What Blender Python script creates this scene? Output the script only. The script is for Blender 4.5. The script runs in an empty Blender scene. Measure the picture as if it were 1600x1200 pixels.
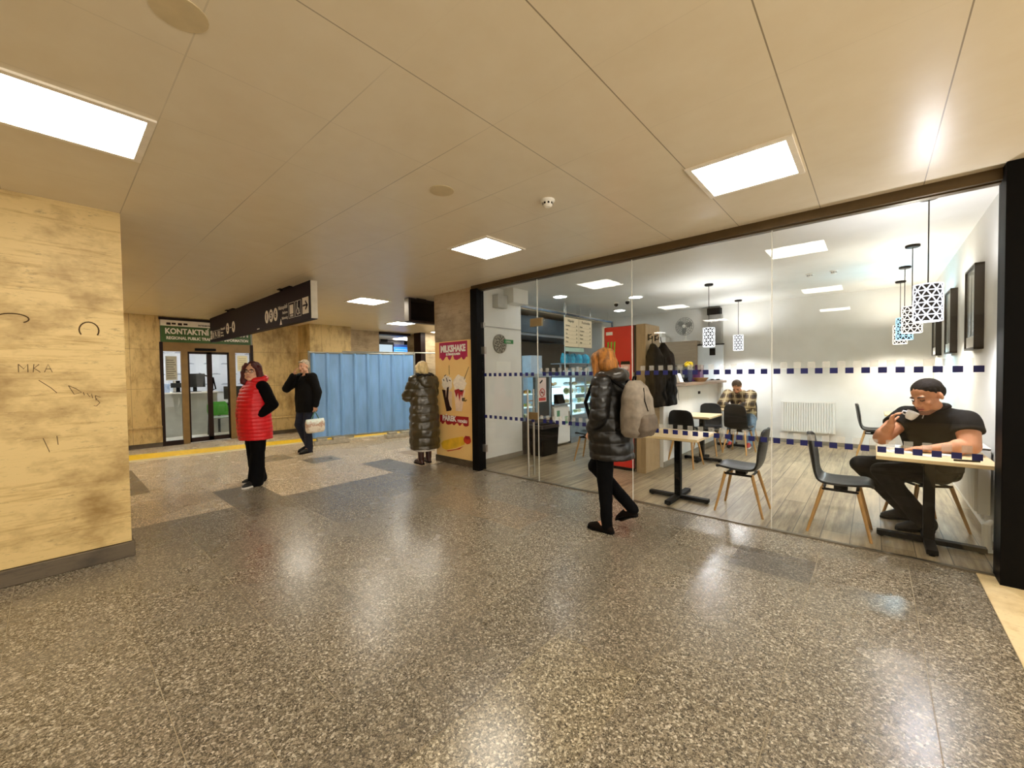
import bpy, bmesh, math, random
from mathutils import Vector as V, Matrix as Mx, noise as mnoise
R=math.radians
scene=bpy.context.scene
COL=scene.collection
random.seed(7)

# ------------------------------------------------------------------ camera
cam_d=bpy.data.cameras.new('camera'); cam=bpy.data.objects.new('camera',cam_d); COL.objects.link(cam)
cam_d.sensor_fit='HORIZONTAL'; cam_d.sensor_width=36; cam_d.lens=638/1600*36; cam_d.clip_start=.05; cam_d.clip_end=200
_yaw,_pit,_rol=.7248,-.0247,-.0133
_f=V((-math.sin(_yaw)*math.cos(_pit),math.cos(_yaw)*math.cos(_pit),math.sin(_pit)))
_r=V((math.cos(_yaw),math.sin(_yaw),0)); _u=_r.cross(_f)
_r2=math.cos(_rol)*_r+math.sin(_rol)*_u; _u2=-math.sin(_rol)*_r+math.cos(_rol)*_u
_m=Mx((_r2,_u2,-_f)).transposed().to_4x4(); _m.translation=(0,0,1.5)
cam.matrix_world=_m
scene.camera=cam
# ------------------------------------------------------------------ world, view, light levels
scene.view_settings.view_transform='Standard'; scene.view_settings.look='None'
scene.view_settings.exposure=0.0; scene.view_settings.gamma=1; scene.view_settings.use_curve_mapping=False
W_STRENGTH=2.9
HALL_PANEL=29.0
CAFE_SPOT=60.0
PENDANT_W=40.0
KITCHEN_W=150.0
OFFICE_PANEL=27.0
w=bpy.data.worlds.new('hall_fill_world'); scene.world=w; w.use_nodes=True
# added fill: world brightened on the unseen +x side to light the ceiling
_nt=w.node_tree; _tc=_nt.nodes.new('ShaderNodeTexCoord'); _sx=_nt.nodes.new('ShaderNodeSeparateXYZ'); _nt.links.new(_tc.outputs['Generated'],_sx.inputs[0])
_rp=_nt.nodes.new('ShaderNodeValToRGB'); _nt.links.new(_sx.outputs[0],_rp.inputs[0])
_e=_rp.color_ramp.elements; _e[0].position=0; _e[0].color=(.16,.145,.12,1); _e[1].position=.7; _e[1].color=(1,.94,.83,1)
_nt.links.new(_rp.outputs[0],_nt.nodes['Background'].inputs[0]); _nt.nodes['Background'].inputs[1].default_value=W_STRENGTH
try:
    scene.cycles.use_denoising=True
    scene.cycles.max_bounces=8; scene.cycles.transparent_max_bounces=24
    scene.cycles.sample_clamp_indirect=6
except Exception: pass

# ------------------------------------------------------------------ materials
def hexc(h,a=1):
    h=h.lstrip('#'); o=[]
    for i in (0,2,4):
        c=int(h[i:i+2],16)/255; o.append(c/12.92 if c<=.04045 else ((c+.055)/1.055)**2.4)
    return (*o,a)
MATS={}
class NT:
    def __init__(s,name):
        s.m=bpy.data.materials.new(name); s.m.use_nodes=True; s.t=s.m.node_tree; s.n=s.t.nodes; s.b=s.n['Principled BSDF']; s.out=s.n['Material Output']
        s._c=None
    def add(s,typ,**kw):
        n=s.n.new(typ)
        for k,v in kw.items():
            if k[0]=='_': setattr(n,k[1:],v)
            elif k[0]=='i' and k[1:].isdigit(): n.inputs[int(k[1:])].default_value=v
            else: n.inputs[k].default_value=v
        return n
    def link(s,a,b): s.t.links.new(a,b)
    def coord(s):
        if not s._c: s._c=s.n.new('ShaderNodeTexCoord')
        return s._c.outputs['Object']
    def noise(s,scale,detail=3,vec=None,rough=.55,stretch=None):
        n=s.add('ShaderNodeTexNoise',Scale=scale,Detail=detail,Roughness=rough)
        v=vec or s.coord()
        if stretch:
            mp=s.add('ShaderNodeMapping'); mp.inputs['Scale'].default_value=stretch; s.link(v,mp.inputs[0]); v=mp.outputs[0]
        s.link(v,n.inputs['Vector']); return n.outputs['Fac']
    def ramp(s,fac,stops,interp='LINEAR'):
        r=s.n.new('ShaderNodeValToRGB'); e=r.color_ramp.elements; r.color_ramp.interpolation=interp
        while len(e)<len(stops): e.new(.5)
        for el,(p,c) in zip(e,stops):
            el.position=p; el.color=c if len(c)==4 else (*c,1)
        s.link(fac,r.inputs[0]); return r.outputs[0]
    def mix(s,fac,a,b,blend='MIX'):
        n=s.n.new('ShaderNodeMix'); n.data_type='RGBA'; n.blend_type=blend
        for val,i in ((fac,0),(a,6),(b,7)):
            if hasattr(val,'is_output'): s.link(val,n.inputs[i])
            else: n.inputs[i].default_value=val
        return n.outputs[2]
    def math(s,op,a,b=0,c=0,clamp=False):
        n=s.n.new('ShaderNodeMath'); n.operation=op; n.use_clamp=clamp
        for i,val in enumerate((a,b,c)):
            if hasattr(val,'is_output'): s.link(val,n.inputs[i])
            else: n.inputs[i].default_value=val
        return n.outputs[0]
    def bump(s,h,strength=.2,dist=.01):
        n=s.add('ShaderNodeBump',Strength=strength,Distance=dist); s.link(h,n.inputs['Height']); s.link(n.outputs[0],s.b.inputs['Normal'])
    def base(s,c):
        if hasattr(c,'is_output'): s.link(c,s.b.inputs['Base Color'])
        else: s.b.inputs['Base Color'].default_value=c
def M(name,col=None,rough=.5,metal=0,var=.08,scale=9,bump=0,emit=None,es=1,spec=None,coat=0,stretch=None,detail=3):
    if name in MATS: return MATS[name]
    t=NT(name); c=hexc(col) if isinstance(col,str) else (*col,1)
    f=t.noise(scale,detail,stretch=stretch)
    lo=tuple(x*(1-var) for x in c[:3])+(1,); hi=tuple(min(1,x*(1+var)) for x in c[:3])+(1,)
    t.base(t.ramp(f,[(.3,lo),(.7,hi)]))
    t.b.inputs['Roughness'].default_value=rough; t.b.inputs['Metallic'].default_value=metal
    if spec is not None: t.b.inputs['Specular IOR Level'].default_value=spec
    if coat: t.b.inputs['Coat Weight'].default_value=coat
    if bump: t.bump(f,bump)
    if emit:
        t.b.inputs['Emission Color'].default_value=hexc(emit) if isinstance(emit,str) else (*emit,1); t.b.inputs['Emission Strength'].default_value=es
    MATS[name]=t.m; return t.m

# ------------------------------------------------------------------ objects
WM={}
def thing(name,label,cat,loc=(0,0,0),rz=0,group=None):
    o=bpy.data.objects.new(name,None); COL.objects.link(o); o.empty_display_size=.1
    o.location=loc; o.rotation_euler=(0,0,R(rz)); o['label']=label; o['category']=cat
    if group: o['group']=group
    WM[o.name]=Mx.Translation(V(loc))@Mx.Rotation(R(rz),4,'Z'); return o
def tag(o,label,cat,group=None,kind=None):
    if label: o['label']=label
    if cat: o['category']=cat
    if group: o['group']=group
    if kind: o['kind']=kind
    return o
def link_mesh(name,me,parent,local=False,smooth=False,ang=35):
    if smooth:
        me.polygons.foreach_set('use_smooth',[True]*len(me.polygons))
        try: me.set_sharp_from_angle(angle=R(ang))
        except Exception: pass
    o=bpy.data.objects.new(name,me); COL.objects.link(o)
    if parent is not None:
        if not local: me.transform(WM[parent.name].inverted())
        o.parent=parent; WM[o.name]=WM[parent.name]
    else:
        xs=[v.co for v in me.vertices]
        c=V(((min(p.x for p in xs)+max(p.x for p in xs))/2,(min(p.y for p in xs)+max(p.y for p in xs))/2,min(p.z for p in xs)))
        me.transform(Mx.Translation(-c)); o.location=c; WM[o.name]=Mx.Translation(c)
    return o
class MB:
    def __init__(s): s.v=[]; s.f=[]; s.mi=[]
    def _add(s,vs,fs,m=0):
        k=len(s.v); s.v+=[V(p) for p in vs]; s.f+=[[i+k for i in f] for f in fs]; s.mi+=[m]*len(fs); return s
    def box(s,x0,x1,y0,y1,z0,z1,m=0):
        return s._add([(x0,y0,z0),(x1,y0,z0),(x1,y1,z0),(x0,y1,z0),(x0,y0,z1),(x1,y0,z1),(x1,y1,z1),(x0,y1,z1)],[(0,3,2,1),(4,5,6,7),(0,1,5,4),(1,2,6,5),(2,3,7,6),(3,0,4,7)],m)
    def obox(s,c,size,rot=None,m=0):
        rot=rot or Mx.Identity(3); x,y,z=[q/2 for q in size]; c=V(c)
        vs=[c+rot@V(p) for p in [(-x,-y,-z),(x,-y,-z),(x,y,-z),(-x,y,-z),(-x,-y,z),(x,-y,z),(x,y,z),(-x,y,z)]]
        return s._add(vs,[(0,3,2,1),(4,5,6,7),(0,1,5,4),(1,2,6,5),(2,3,7,6),(3,0,4,7)],m)
    def rings(s,rs,m=0,cap=True,closed=True):
        n=len(rs[0]); vs=[p for r in rs for p in r]; fs=[]
        for i in range(len(rs)-1):
            for j in range(n if closed else n-1):
                a=i*n+j; b=i*n+(j+1)%n; fs.append((a,b,b+n,a+n))
        if cap: fs.append(tuple(range(n-1,-1,-1))); fs.append(tuple(range((len(rs)-1)*n,len(rs)*n)))
        return s._add(vs,fs,m)
    def cyl(s,p0,p1,r0,r1=None,seg=16,m=0):
        return s.tube([p0,p1],[r0,r0 if r1 is None else r1],seg,m)
    def tube(s,pts,r,seg=8,m=0,sq=1):
        pts=[V(p) for p in pts]; rs=[]; n=len(pts)
        if not isinstance(r,(list,tuple)): r=[r]*n
        up=None
        for i,p in enumerate(pts):
            d=(pts[min(i+1,n-1)]-pts[max(i-1,0)]).normalized()
            if up is None:
                a=V((0,0,1)) if abs(d.z)<.9 else V((1,0,0)); x=d.cross(a).normalized()
            else: x=(up-d*up.dot(d)).normalized()
            up=x; y=d.cross(x)
            rs.append([p+x*r[i]*math.cos(2*math.pi*j/seg)+y*r[i]*sq*math.sin(2*math.pi*j/seg) for j in range(seg)])
        return s.rings(rs,m)
    def lathe(s,prof,c=(0,0,0),seg=24,m=0,ax=None,cap=True):
        c=V(c); ax=ax or Mx.Identity(3)
        return s.rings([[c+ax@V((r*math.cos(2*math.pi*j/seg),r*math.sin(2*math.pi*j/seg),z)) for j in range(seg)] for r,z in prof],m,cap)
    def ell(s,c,r,rot=None,seg=18,rg=12,m=0):
        c=V(c); rot=rot or Mx.Identity(3); rs=[]
        for i in range(rg+1):
            a=math.pi*i/rg; q=max(math.sin(a),.01)
            rs.append([c+rot@V((r[0]*q*math.cos(2*math.pi*j/seg),r[1]*q*math.sin(2*math.pi*j/seg),-r[2]*math.cos(a))) for j in range(seg)])
        return s.rings(rs,m)
    def cap(s,p0,r0,p1,r1,seg=16,m=0,sx=1.0):
        p0=V(p0); p1=V(p1); d=p1-p0; L=d.length; d=d.normalized() if L>1e-6 else V((0,0,1))
        a=V((0,0,1)) if abs(d.z)<.9 else V((0,-1,0)); x=d.cross(a).normalized(); y=d.cross(x); rs=[]
        for p,r,t0,t1 in ((p0,r0,-90,0),(p1,r1,0,90)):
            for k in range(6):
                t=R(t0+(t1-t0)*k/5); q=max(math.cos(t),.02)*r
                rs.append([p+d*r*math.sin(t)+x*q*sx*math.cos(2*math.pi*j/seg)+y*q*math.sin(2*math.pi*j/seg) for j in range(seg)])
        return s.rings(rs,m)
    def chain(s,pts,rad,m=0,sx=1.0):
        for i in range(len(pts)-1): s.cap(pts[i],rad[i],pts[i+1],rad[i+1],m=m,sx=sx)
        return s
    def loft(s,secs,m=0,seg=24,p=2.3):
        rs=[]
        for sec in secs:
            c=V(sec[0]); rx,ry=sec[1],sec[2]; rz=R(sec[3]) if len(sec)>3 else 0; tl=R(sec[4]) if len(sec)>4 else 0
            rot=Mx.Rotation(rz,3,'Z')@Mx.Rotation(tl,3,'X'); r=[]
            for j in range(seg):
                a=2*math.pi*j/seg; ca,sa=math.cos(a),math.sin(a)
                r.append(c+rot@V((rx*math.copysign(abs(ca)**(2/p),ca),ry*math.copysign(abs(sa)**(2/p),sa),0)))
            rs.append(r)
        return s.rings(rs,m)
    def prism(s,poly,vec,m=0):
        vec=V(vec); n=len(poly); vs=[V(p) for p in poly]+[V(p)+vec for p in poly]
        return s._add(vs,[tuple(range(n-1,-1,-1)),tuple(range(n,2*n))]+[(i,(i+1)%n,(i+1)%n+n,i+n) for i in range(n)],m)
    def poly(s,pts,m=0): return s._add(pts,[tuple(range(len(pts)))],m)
    def mesh(s,name,recalc=True):
        me=bpy.data.meshes.new(name); me.from_pydata([tuple(p) for p in s.v],[],s.f)
        me.polygons.foreach_set('material_index',s.mi)
        if recalc:
            bm=bmesh.new(); bm.from_mesh(me); bmesh.ops.recalc_face_normals(bm,faces=bm.faces); bm.to_mesh(me); bm.free()
        me.update(); return me
    def build(s,name,mat,parent=None,smooth=False,bevel=0,label=None,recalc=True,seg=2,local=False,ang=35):
        me=s.mesh(name,recalc)
        for q in (mat if isinstance(mat,(list,tuple)) else [mat]): me.materials.append(q)
        o=link_mesh(name,me,parent,local,smooth,ang)
        if bevel:
            b=o.modifiers.new('bevel','BEVEL'); b.width=bevel; b.segments=seg; b.limit_method='ANGLE'; b.angle_limit=R(40)
        if label: o['label']=label
        return o
def struct(name,mb,mat,label=None,**k):
    o=mb.build(name,mat,**k); o['kind']='structure'
    if label: o['label']=label
    return o
def skind(o): o['kind']='structure'; del o['category']; return o
def copy_tree(o,parent=None):
    c=o.copy(); COL.objects.link(c)
    if parent is not None: c.parent=parent
    WM[c.name]=WM.get(o.name,Mx.Identity(4))
    for ch in list(o.children): copy_tree(ch,c)
    return c
def place(o,loc,rz,label=None,group=None):
    o.location=loc; o.rotation_euler=(0,0,R(rz)); WM[o.name]=Mx.Translation(V(loc))@Mx.Rotation(R(rz),4,'Z')
    if label: o['label']=label
    if group: o['group']=group
    return o
def evalmesh(me,mods):
    o=bpy.data.objects.new('work',me); COL.objects.link(o)
    for typ,kw in mods:
        q=o.modifiers.new(typ,typ)
        for k,v in kw.items(): setattr(q,k,v)
    dg=bpy.context.evaluated_depsgraph_get(); dg.update()
    r=bpy.data.meshes.new_from_object(o.evaluated_get(dg)); bpy.data.objects.remove(o); return r
def text(s,size,org,right,up,mat,parent,name='lettering',align='LEFT',width=None,bold=0,ext=.0008,spacing=1.0,label=None):
    cu=bpy.data.curves.new('t','FONT'); cu.body=s; cu.size=size; cu.align_x=align; cu.extrude=ext; cu.offset=bold; cu.space_character=spacing; cu.resolution_u=3
    o=bpy.data.objects.new('t',cu); COL.objects.link(o); dg=bpy.context.evaluated_depsgraph_get(); dg.update()
    me=bpy.data.meshes.new_from_object(o.evaluated_get(dg)); bpy.data.objects.remove(o)
    r=V(right).normalized(); u=V(up).normalized()
    if width:
        xs=[v.co.x for v in me.vertices]; k=width/(max(xs)-min(xs)); me.transform(Mx.Diagonal((k,1,1,1)))
    me.transform(Mx.Translation(V(org))@Mx((r,u,r.cross(u))).transposed().to_4x4())
    me.materials.clear(); me.materials.append(mat)
    q=link_mesh(name,me,parent)
    if label: q['label']=label
    return q
# ------------------------------------------------------------------ setting materials
def posn(t):
    return t.add('ShaderNodeNewGeometry').outputs['Position']
def sep(t,v):
    n=t.n.new('ShaderNodeSeparateXYZ'); t.link(v,n.inputs[0]); return n.outputs
def line_mask(t,c,off,per,wid):
    a=t.math('SUBTRACT',c,off); a=t.math('DIVIDE',a,per); a=t.math('FRACT',t.math('ADD',a,100.5)); a=t.math('ABSOLUTE',t.math('SUBTRACT',a,.5))
    return t.math('LESS_THAN',a,wid/per/2)
def mat_ceiling():
    t=NT('painted_ceiling_panels'); p=posn(t); x,y,z=sep(t,p)
    ly=line_mask(t,x,-.97,.622,.006); lx=line_mask(t,y,.42,.622,.006)
    n1=t.noise(.9,2,p); n2=t.noise(5,4,p)
    right=t.math('MULTIPLY',t.math('ADD',x,2.2),1.2,clamp=True)
    wy=t.math('MULTIPLY_ADD',right,.62,.12); wx=t.math('MULTIPLY_ADD',right,-.42,.5)
    brk=t.math('MULTIPLY',t.math('SUBTRACT',n1,.3),3,clamp=True)
    m=t.math('MAXIMUM',t.math('MULTIPLY',ly,wy),t.math('MULTIPLY',t.math('MULTIPLY',lx,wx),brk),clamp=True)
    c=t.ramp(n2,[(.25,hexc('#e2d4b8')),(.75,hexc('#e8dcc3'))])
    t.base(t.mix(m,c,hexc('#6d5a3c'))); t.b.inputs['Roughness'].default_value=.34; t.b.inputs['Specular IOR Level'].default_value=.35
    return t.m
def mat_travertine(name,a,b,dark,horiz=True,seams=None,rough=.5):
    t=NT(name); p=posn(t)
    st=(.5,.5,7) if horiz else (2.2,2.2,.5)
    f=t.noise(3.2,9,p,.74,st); g=t.noise(11,8,p,.8,(.8,.8,3.0) if horiz else (2,2,.9)); h=t.noise(1.7,5,p,.65,(1,1,1.6) if horiz else (1.3,1.3,.8))
    c=t.ramp(f,[(.28,hexc(b)),(.48,hexc(a)),(.62,hexc(a)),(.78,hexc(b))])
    pits=t.math('MULTIPLY',t.math('SUBTRACT',g,.565),6,clamp=True)
    c=t.mix(t.math('MULTIPLY',pits,.8),c,hexc(dark))
    c=t.mix(t.math('MULTIPLY',t.math('SUBTRACT',h,.47),4.2,clamp=True),c,t.mix(.3,hexc(b),hexc(dark)))
    if seams:
        x,y,z=sep(t,p)
        c=t.mix(t.math('MULTIPLY',line_mask(t,z,seams[0],seams[1],.008),.55),c,hexc(dark))
        c=t.mix(t.math('MULTIPLY',line_mask(t,y,seams[2],seams[3],.008),.5),c,hexc(dark))
    t.base(c); t.b.inputs['Roughness'].default_value=rough; t.bump(g,.25,.004); return t.m
def mat_terrazzo():
    t=NT('speckled_terrazzo'); p=posn(t)
    v=t.add('ShaderNodeTexVoronoi',Scale=105); t.link(p,v.inputs['Vector']); v2=t.add('ShaderNodeTexVoronoi',Scale=260); t.link(p,v2.inputs['Vector'])
    c1=sep(t,v.outputs['Color'])[0]; c2=sep(t,v2.outputs['Color'])[1]
    big=t.noise(1.1,3,p)
    a=t.ramp(c1,[(0,hexc('#24201a')),(.3,hexc('#57503f')),(.6,hexc('#857b69')),(.84,hexc('#a79c88')),(1,hexc('#eee6d4'))])
    b=t.ramp(c2,[(0,hexc('#2d2923')),(.55,hexc('#756c5c')),(.9,hexc('#b6ab97')),(1,hexc('#f6f0e0'))])
    c=t.mix(.45,a,b)
    c=t.mix(t.math('MULTIPLY',t.math('SUBTRACT',big,.45),1.4,clamp=True),c,t.mix(.35,c,hexc('#3b3329')))
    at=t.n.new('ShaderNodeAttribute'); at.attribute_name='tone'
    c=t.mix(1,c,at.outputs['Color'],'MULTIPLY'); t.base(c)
    t.link(t.math('MULTIPLY_ADD',big,.2,.17),t.b.inputs['Roughness']); t.b.inputs['Specular IOR Level'].default_value=.55
    return t.m
def mat_planks():
    t=NT('grey_wood_planks'); p=posn(t); x,y,z=sep(t,p)
    u=t.math('DIVIDE',t.math('ADD',x,20.03),.205); row=t.math('FLOOR',u)
    wn=t.n.new('ShaderNodeTexWhiteNoise'); wn.noise_dimensions='1D'; t.link(row,wn.inputs['W'])
    vv=t.math('DIVIDE',t.math('ADD',y,t.math('MULTIPLY',wn.outputs['Value'],1.3)),1.3); col=t.math('FLOOR',vv)
    wn2=t.n.new('ShaderNodeTexWhiteNoise'); wn2.noise_dimensions='2D'; cb=t.n.new('ShaderNodeCombineXYZ'); t.link(row,cb.inputs[0]); t.link(col,cb.inputs[1]); t.link(cb.outputs[0],wn2.inputs['Vector'])
    g=t.noise(3,6,p,.7,(7,.5,1)); g2=t.noise(1.6,4,p,.6,(3,.8,1))
    c=t.ramp(g,[(.36,hexc('#5c4e3a')),(.5,hexc('#9a8768')),(.64,hexc('#bfae8c'))])
    c=t.mix(t.math('MULTIPLY',t.math('SUBTRACT',g2,.32),1.5,clamp=True),c,hexc('#64553f'))
    c=t.mix(t.math('MULTIPLY_ADD',wn2.outputs['Value'],.5,-.05,clamp=True),c,hexc('#cbb796'))
    e1=t.math('ABSOLUTE',t.math('SUBTRACT',t.math('FRACT',u),.5)); e2=t.math('ABSOLUTE',t.math('SUBTRACT',t.math('FRACT',vv),.5))
    m=t.math('MAXIMUM',t.math('GREATER_THAN',e1,.483),t.math('GREATER_THAN',e2,.4975))
    t.base(t.mix(t.math('MULTIPLY',m,.85),c,hexc('#40362b'))); t.b.inputs['Roughness'].default_value=.36; return t.m
def mat_plaster(name,a,b,rough=.6,scale=1.5):
    t=NT(name); p=posn(t); n=t.noise(scale,5,p,.6); t.base(t.ramp(n,[(.3,hexc(b)),(.65,hexc(a))])); t.b.inputs['Roughness'].default_value=rough; return t.m
def mat_glass(name,tint=(1,1,1),ior=1.5,rough=0):
    t=NT(name); t.n.remove(t.b)
    tr=t.add('ShaderNodeBsdfTransparent',Color=(*tint,1)); gl=t.add('ShaderNodeBsdfGlossy',Roughness=rough); fr=t.add('ShaderNodeFresnel'); mx=t.n.new('ShaderNodeMixShader'); bf=t.add('ShaderNodeNewGeometry').outputs['Backfacing']; t.link(t.math('MULTIPLY_ADD',bf,1/ior-ior,ior),fr.inputs['IOR'])
    nz=t.noise(3,2); tv=t.ramp(nz,[(.3,tuple(q*.985 for q in tint)),(.7,tint)]); t.link(tv,tr.inputs['Color'])
    t.link(fr.outputs[0],mx.inputs[0]); t.link(tr.outputs[0],mx.inputs[1]); t.link(gl.outputs[0],mx.inputs[2]); t.link(mx.outputs[0],t.out.inputs[0]); return t.m
def mat_frost(name,col,fac):
    t=NT(name); t.n.remove(t.b); tr=t.add('ShaderNodeBsdfTransparent'); d=t.add('ShaderNodeBsdfDiffuse',Color=hexc(col)); mx=t.add('ShaderNodeMixShader',Fac=fac)
    nz=t.noise(30); t.link(t.math('MULTIPLY_ADD',nz,.08,fac-.04),mx.inputs[0])
    t.link(tr.outputs[0],mx.inputs[1]); t.link(d.outputs[0],mx.inputs[2]); t.link(mx.outputs[0],t.out.inputs[0]); return t.m
def emis(name,col,st):
    if name in MATS: return MATS[name]
    t=NT(name); t.n.remove(t.b); e=t.add('ShaderNodeEmission',Strength=st); nz=t.noise(4,1); c=hexc(col) if isinstance(col,str) else (*col,1)
    t.link(t.ramp(nz,[(.2,tuple(q*.97 for q in c[:3])),(.8,c)]),e.inputs[0]); t.link(e.outputs[0],t.out.inputs[0]); MATS[name]=t.m; return t.m
CEIL=mat_ceiling(); TERR=mat_terrazzo(); PLANK=mat_planks()
TRAV=mat_travertine('golden_travertine','#d6b97c','#a58242','#4a3515',True)
TRAVV=mat_travertine('veined_travertine','#d2b67a','#98793f','#4c3617',False,(.42,.86,.2,.92))
TRAVG=mat_travertine('grey_travertine','#b9a584','#8f7b5b','#54432b',True)
GRAN=mat_travertine('granite_skirting','#5f523f','#3a3024','#1b150e',True)
BEIGE=mat_travertine('beige_stone','#e8d3a4','#d2b67f','#8c6a37',False)
WHITE=mat_plaster('white_wall_paint','#eeece6','#e2dfd6'); CAFEC=mat_plaster('white_cafe_ceiling','#e9e8e2','#e0ded6')
GREYW=mat_plaster('far_grey_wall','#cfcac0','#b9b4a8')
GLASS=mat_glass('clear_glass',(.98,.99,.982),1.38); GLASS2=mat_glass('cabinet_glass',(.97,.99,1),1.35)
BLACK=M('black_metal','#070606',.5,var=.2,spec=.1); BRONZE=M('bronze_metal','#85693a',.45,metal=.2); DKBRONZE=M('dark_brown_frame','#24140e',.45,spec=.2)
BLUEDOT=M('navy_sticker','#141a5c',.5); FROST=mat_frost('frosted_sticker','#e4e1d8',.22)
WHT=M('white_print','#f2efe6',.5,var=.03); STEEL=M('brushed_steel','#b9b5ac',.28,metal=.9)

# ------------------------------------------------------------------ floor, ceilings
ZC=2.88; ZK=2.97; GY=4.45
fl=MB(); tones=[]
def slab(x0,x1,y0,y1,tone,g=.0016):
    fl.poly([(x0+g,y0+g,0),(x1-g,y0+g,0),(x1-g,y1-g,0),(x0+g,y1-g,0)],0); tones.append(tone)
rnd=random.Random(3)
def tn(lo,hi,warm=.0):
    k=rnd.uniform(lo,hi); return (k*(1+warm),k,k*(1-warm*1.3),1)
XE=[-1.872,-1.352,-.85,-.322,.208,.57]
yb={0:[-7,-5.6,-4,-2.4,-.9,.55,2.05,3.6,GY],1:[-7,-5,-3.4,-1.2,.35,1.9,3.35,GY],2:[-7,-5.4,-3.7,-1.1,.45,1.92,3.47,3.92,GY],3:[-7,-5.1,-3.4,-1.8,-.3,1.25,2.75,4.2,GY],4:[-7,-5.1,-3.0,-1.2,.35,2.0,3.5,GY]}
for i in range(5):
    b=yb[i]
    for j in range(len(b)-1):
        tone=tn(.8,1.05,.03)
        if i==2 and abs(b[j]-3.47)<.01: tone=(.58,.56,.56,1)
        if i==1 and abs(b[j]-.35)<.01: tone=(1.1,1.06,.96,1)
        if i==0 and abs(b[j]-3.6)<.01: tone=(.75,.73,.7,1)
        slab(XE[i],XE[i+1],b[j],b[j+1],tone)
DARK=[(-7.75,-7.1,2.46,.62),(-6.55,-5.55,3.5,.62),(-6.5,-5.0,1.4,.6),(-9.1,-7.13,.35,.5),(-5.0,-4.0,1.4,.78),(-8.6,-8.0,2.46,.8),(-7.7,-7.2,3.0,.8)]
for k in range(-14,26):
    y0=.31+.5275*k; y1=y0+.5275
    if y1<=-7: continue
    xr=-1.872; xs={xr,-5.55,-16.0}; x=xr-rnd.uniform(.4,1.2)
    while x>-15.5:
        if abs(x+5.55)>.25: xs.add(round(x,3))
        x-=rnd.uniform(1.0,1.6)
    for d in DARK:
        if abs(d[2]-y0)<.12: xs={q for q in xs if not (d[0]-.3<q<d[1]+.3) or q in (-5.55,xr)}; xs|={d[0],d[1]}
    xs=sorted(xs)
    for a,b in zip(xs,xs[1:]):
        ya,yb_=max(y0,-7),y1
        if ya>=GY-.001 and b>-5.6: 
            if a>=-5.6: continue
            b=-5.56
        if b>-5.55 and yb_>GY: yb_=GY
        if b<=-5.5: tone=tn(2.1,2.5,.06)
        elif b<-3.3 and y1>1.5: tone=tn(.84,1.06,.03)
        else: tone=tn(.8,1.0,.03)
        for d in DARK:
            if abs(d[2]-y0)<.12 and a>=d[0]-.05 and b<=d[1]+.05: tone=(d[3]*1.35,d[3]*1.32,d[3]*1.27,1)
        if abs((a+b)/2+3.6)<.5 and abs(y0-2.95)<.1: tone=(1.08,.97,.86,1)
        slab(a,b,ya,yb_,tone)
nsl=len(tones)
fl.box(-16,.57,-7,GY,-.08,-.0015,1); fl.box(-16,-5.56,GY,14,-.08,-.0015,1)
GROUT=M('floor_grout','#a3967c',.7)
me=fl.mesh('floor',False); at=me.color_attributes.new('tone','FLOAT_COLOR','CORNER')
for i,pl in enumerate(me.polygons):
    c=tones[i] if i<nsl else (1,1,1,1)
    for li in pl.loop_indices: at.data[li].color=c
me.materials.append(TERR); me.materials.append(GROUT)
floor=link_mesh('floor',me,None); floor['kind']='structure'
struct('floor_stone_threshold',MB().box(.57,4,-7,GY,-.08,.004),BEIGE)
struct('floor_cafe',MB().box(-6.95,.9,GY,10.25,-.08,.002),PLANK)
struct('floor_office',MB().box(-15,-11.85,0,5,-.08,.003),M('pale_floor_tile','#e8e4d8',.35))
YEL=M('yellow_tactile_paint','#f2c81e',.55,var=.12,scale=20); YEL2=M('pale_edge_strip','#d9c9a0',.6)
tl=MB(); fr=[(-10.05,.2),(-9.95,.9),(-9.8,2.06),(-9.6,3.9),(-9.3,4.95),(-8.95,6.6),(-8.7,8)]; fa=[(-11.0,.2),(-10.9,.97),(-10.62,2.39),(-10.4,3.62),(-10.05,4.9),(-9.62,6.5),(-9.4,8)]
def strip_mb(A,B,z0,z1):
    m=MB(); 
    for i in range(len(A)-1):
        q=[A[i],A[i+1],B[i+1],B[i]]; m.prism([(x,y,z0) for x,y in q],(0,0,z1-z0))
    return m
struct('trim_1',strip_mb(fr,[(a[0]*.74+b[0]*.26,a[1]*.74+b[1]*.26) for a,b in zip(fr,fa)],0,.004),YEL2,label='pale guide strip set in the floor in front of the yellow line')
struct('trim_2',strip_mb([(a[0]*.74+b[0]*.26,a[1]*.74+b[1]*.26) for a,b in zip(fr,fa)],fa,0,.005),YEL,label='yellow guide line on the floor before the office doors')
cm=MB(); cm.box(-16,4,-7,GY,ZC,ZC+.12); cm.box(-16,-5.6,GY,14,ZC,ZC+.12)
struct('ceiling',cm,CEIL)
struct('ceiling_cafe',MB().box(-6.95,.9,GY+.06,10.25,ZK,ZK+.1),CAFEC)
struct('ceiling_office',MB().box(-15,-11.86,0,5,2.75,2.85),CAFEC)
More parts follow.
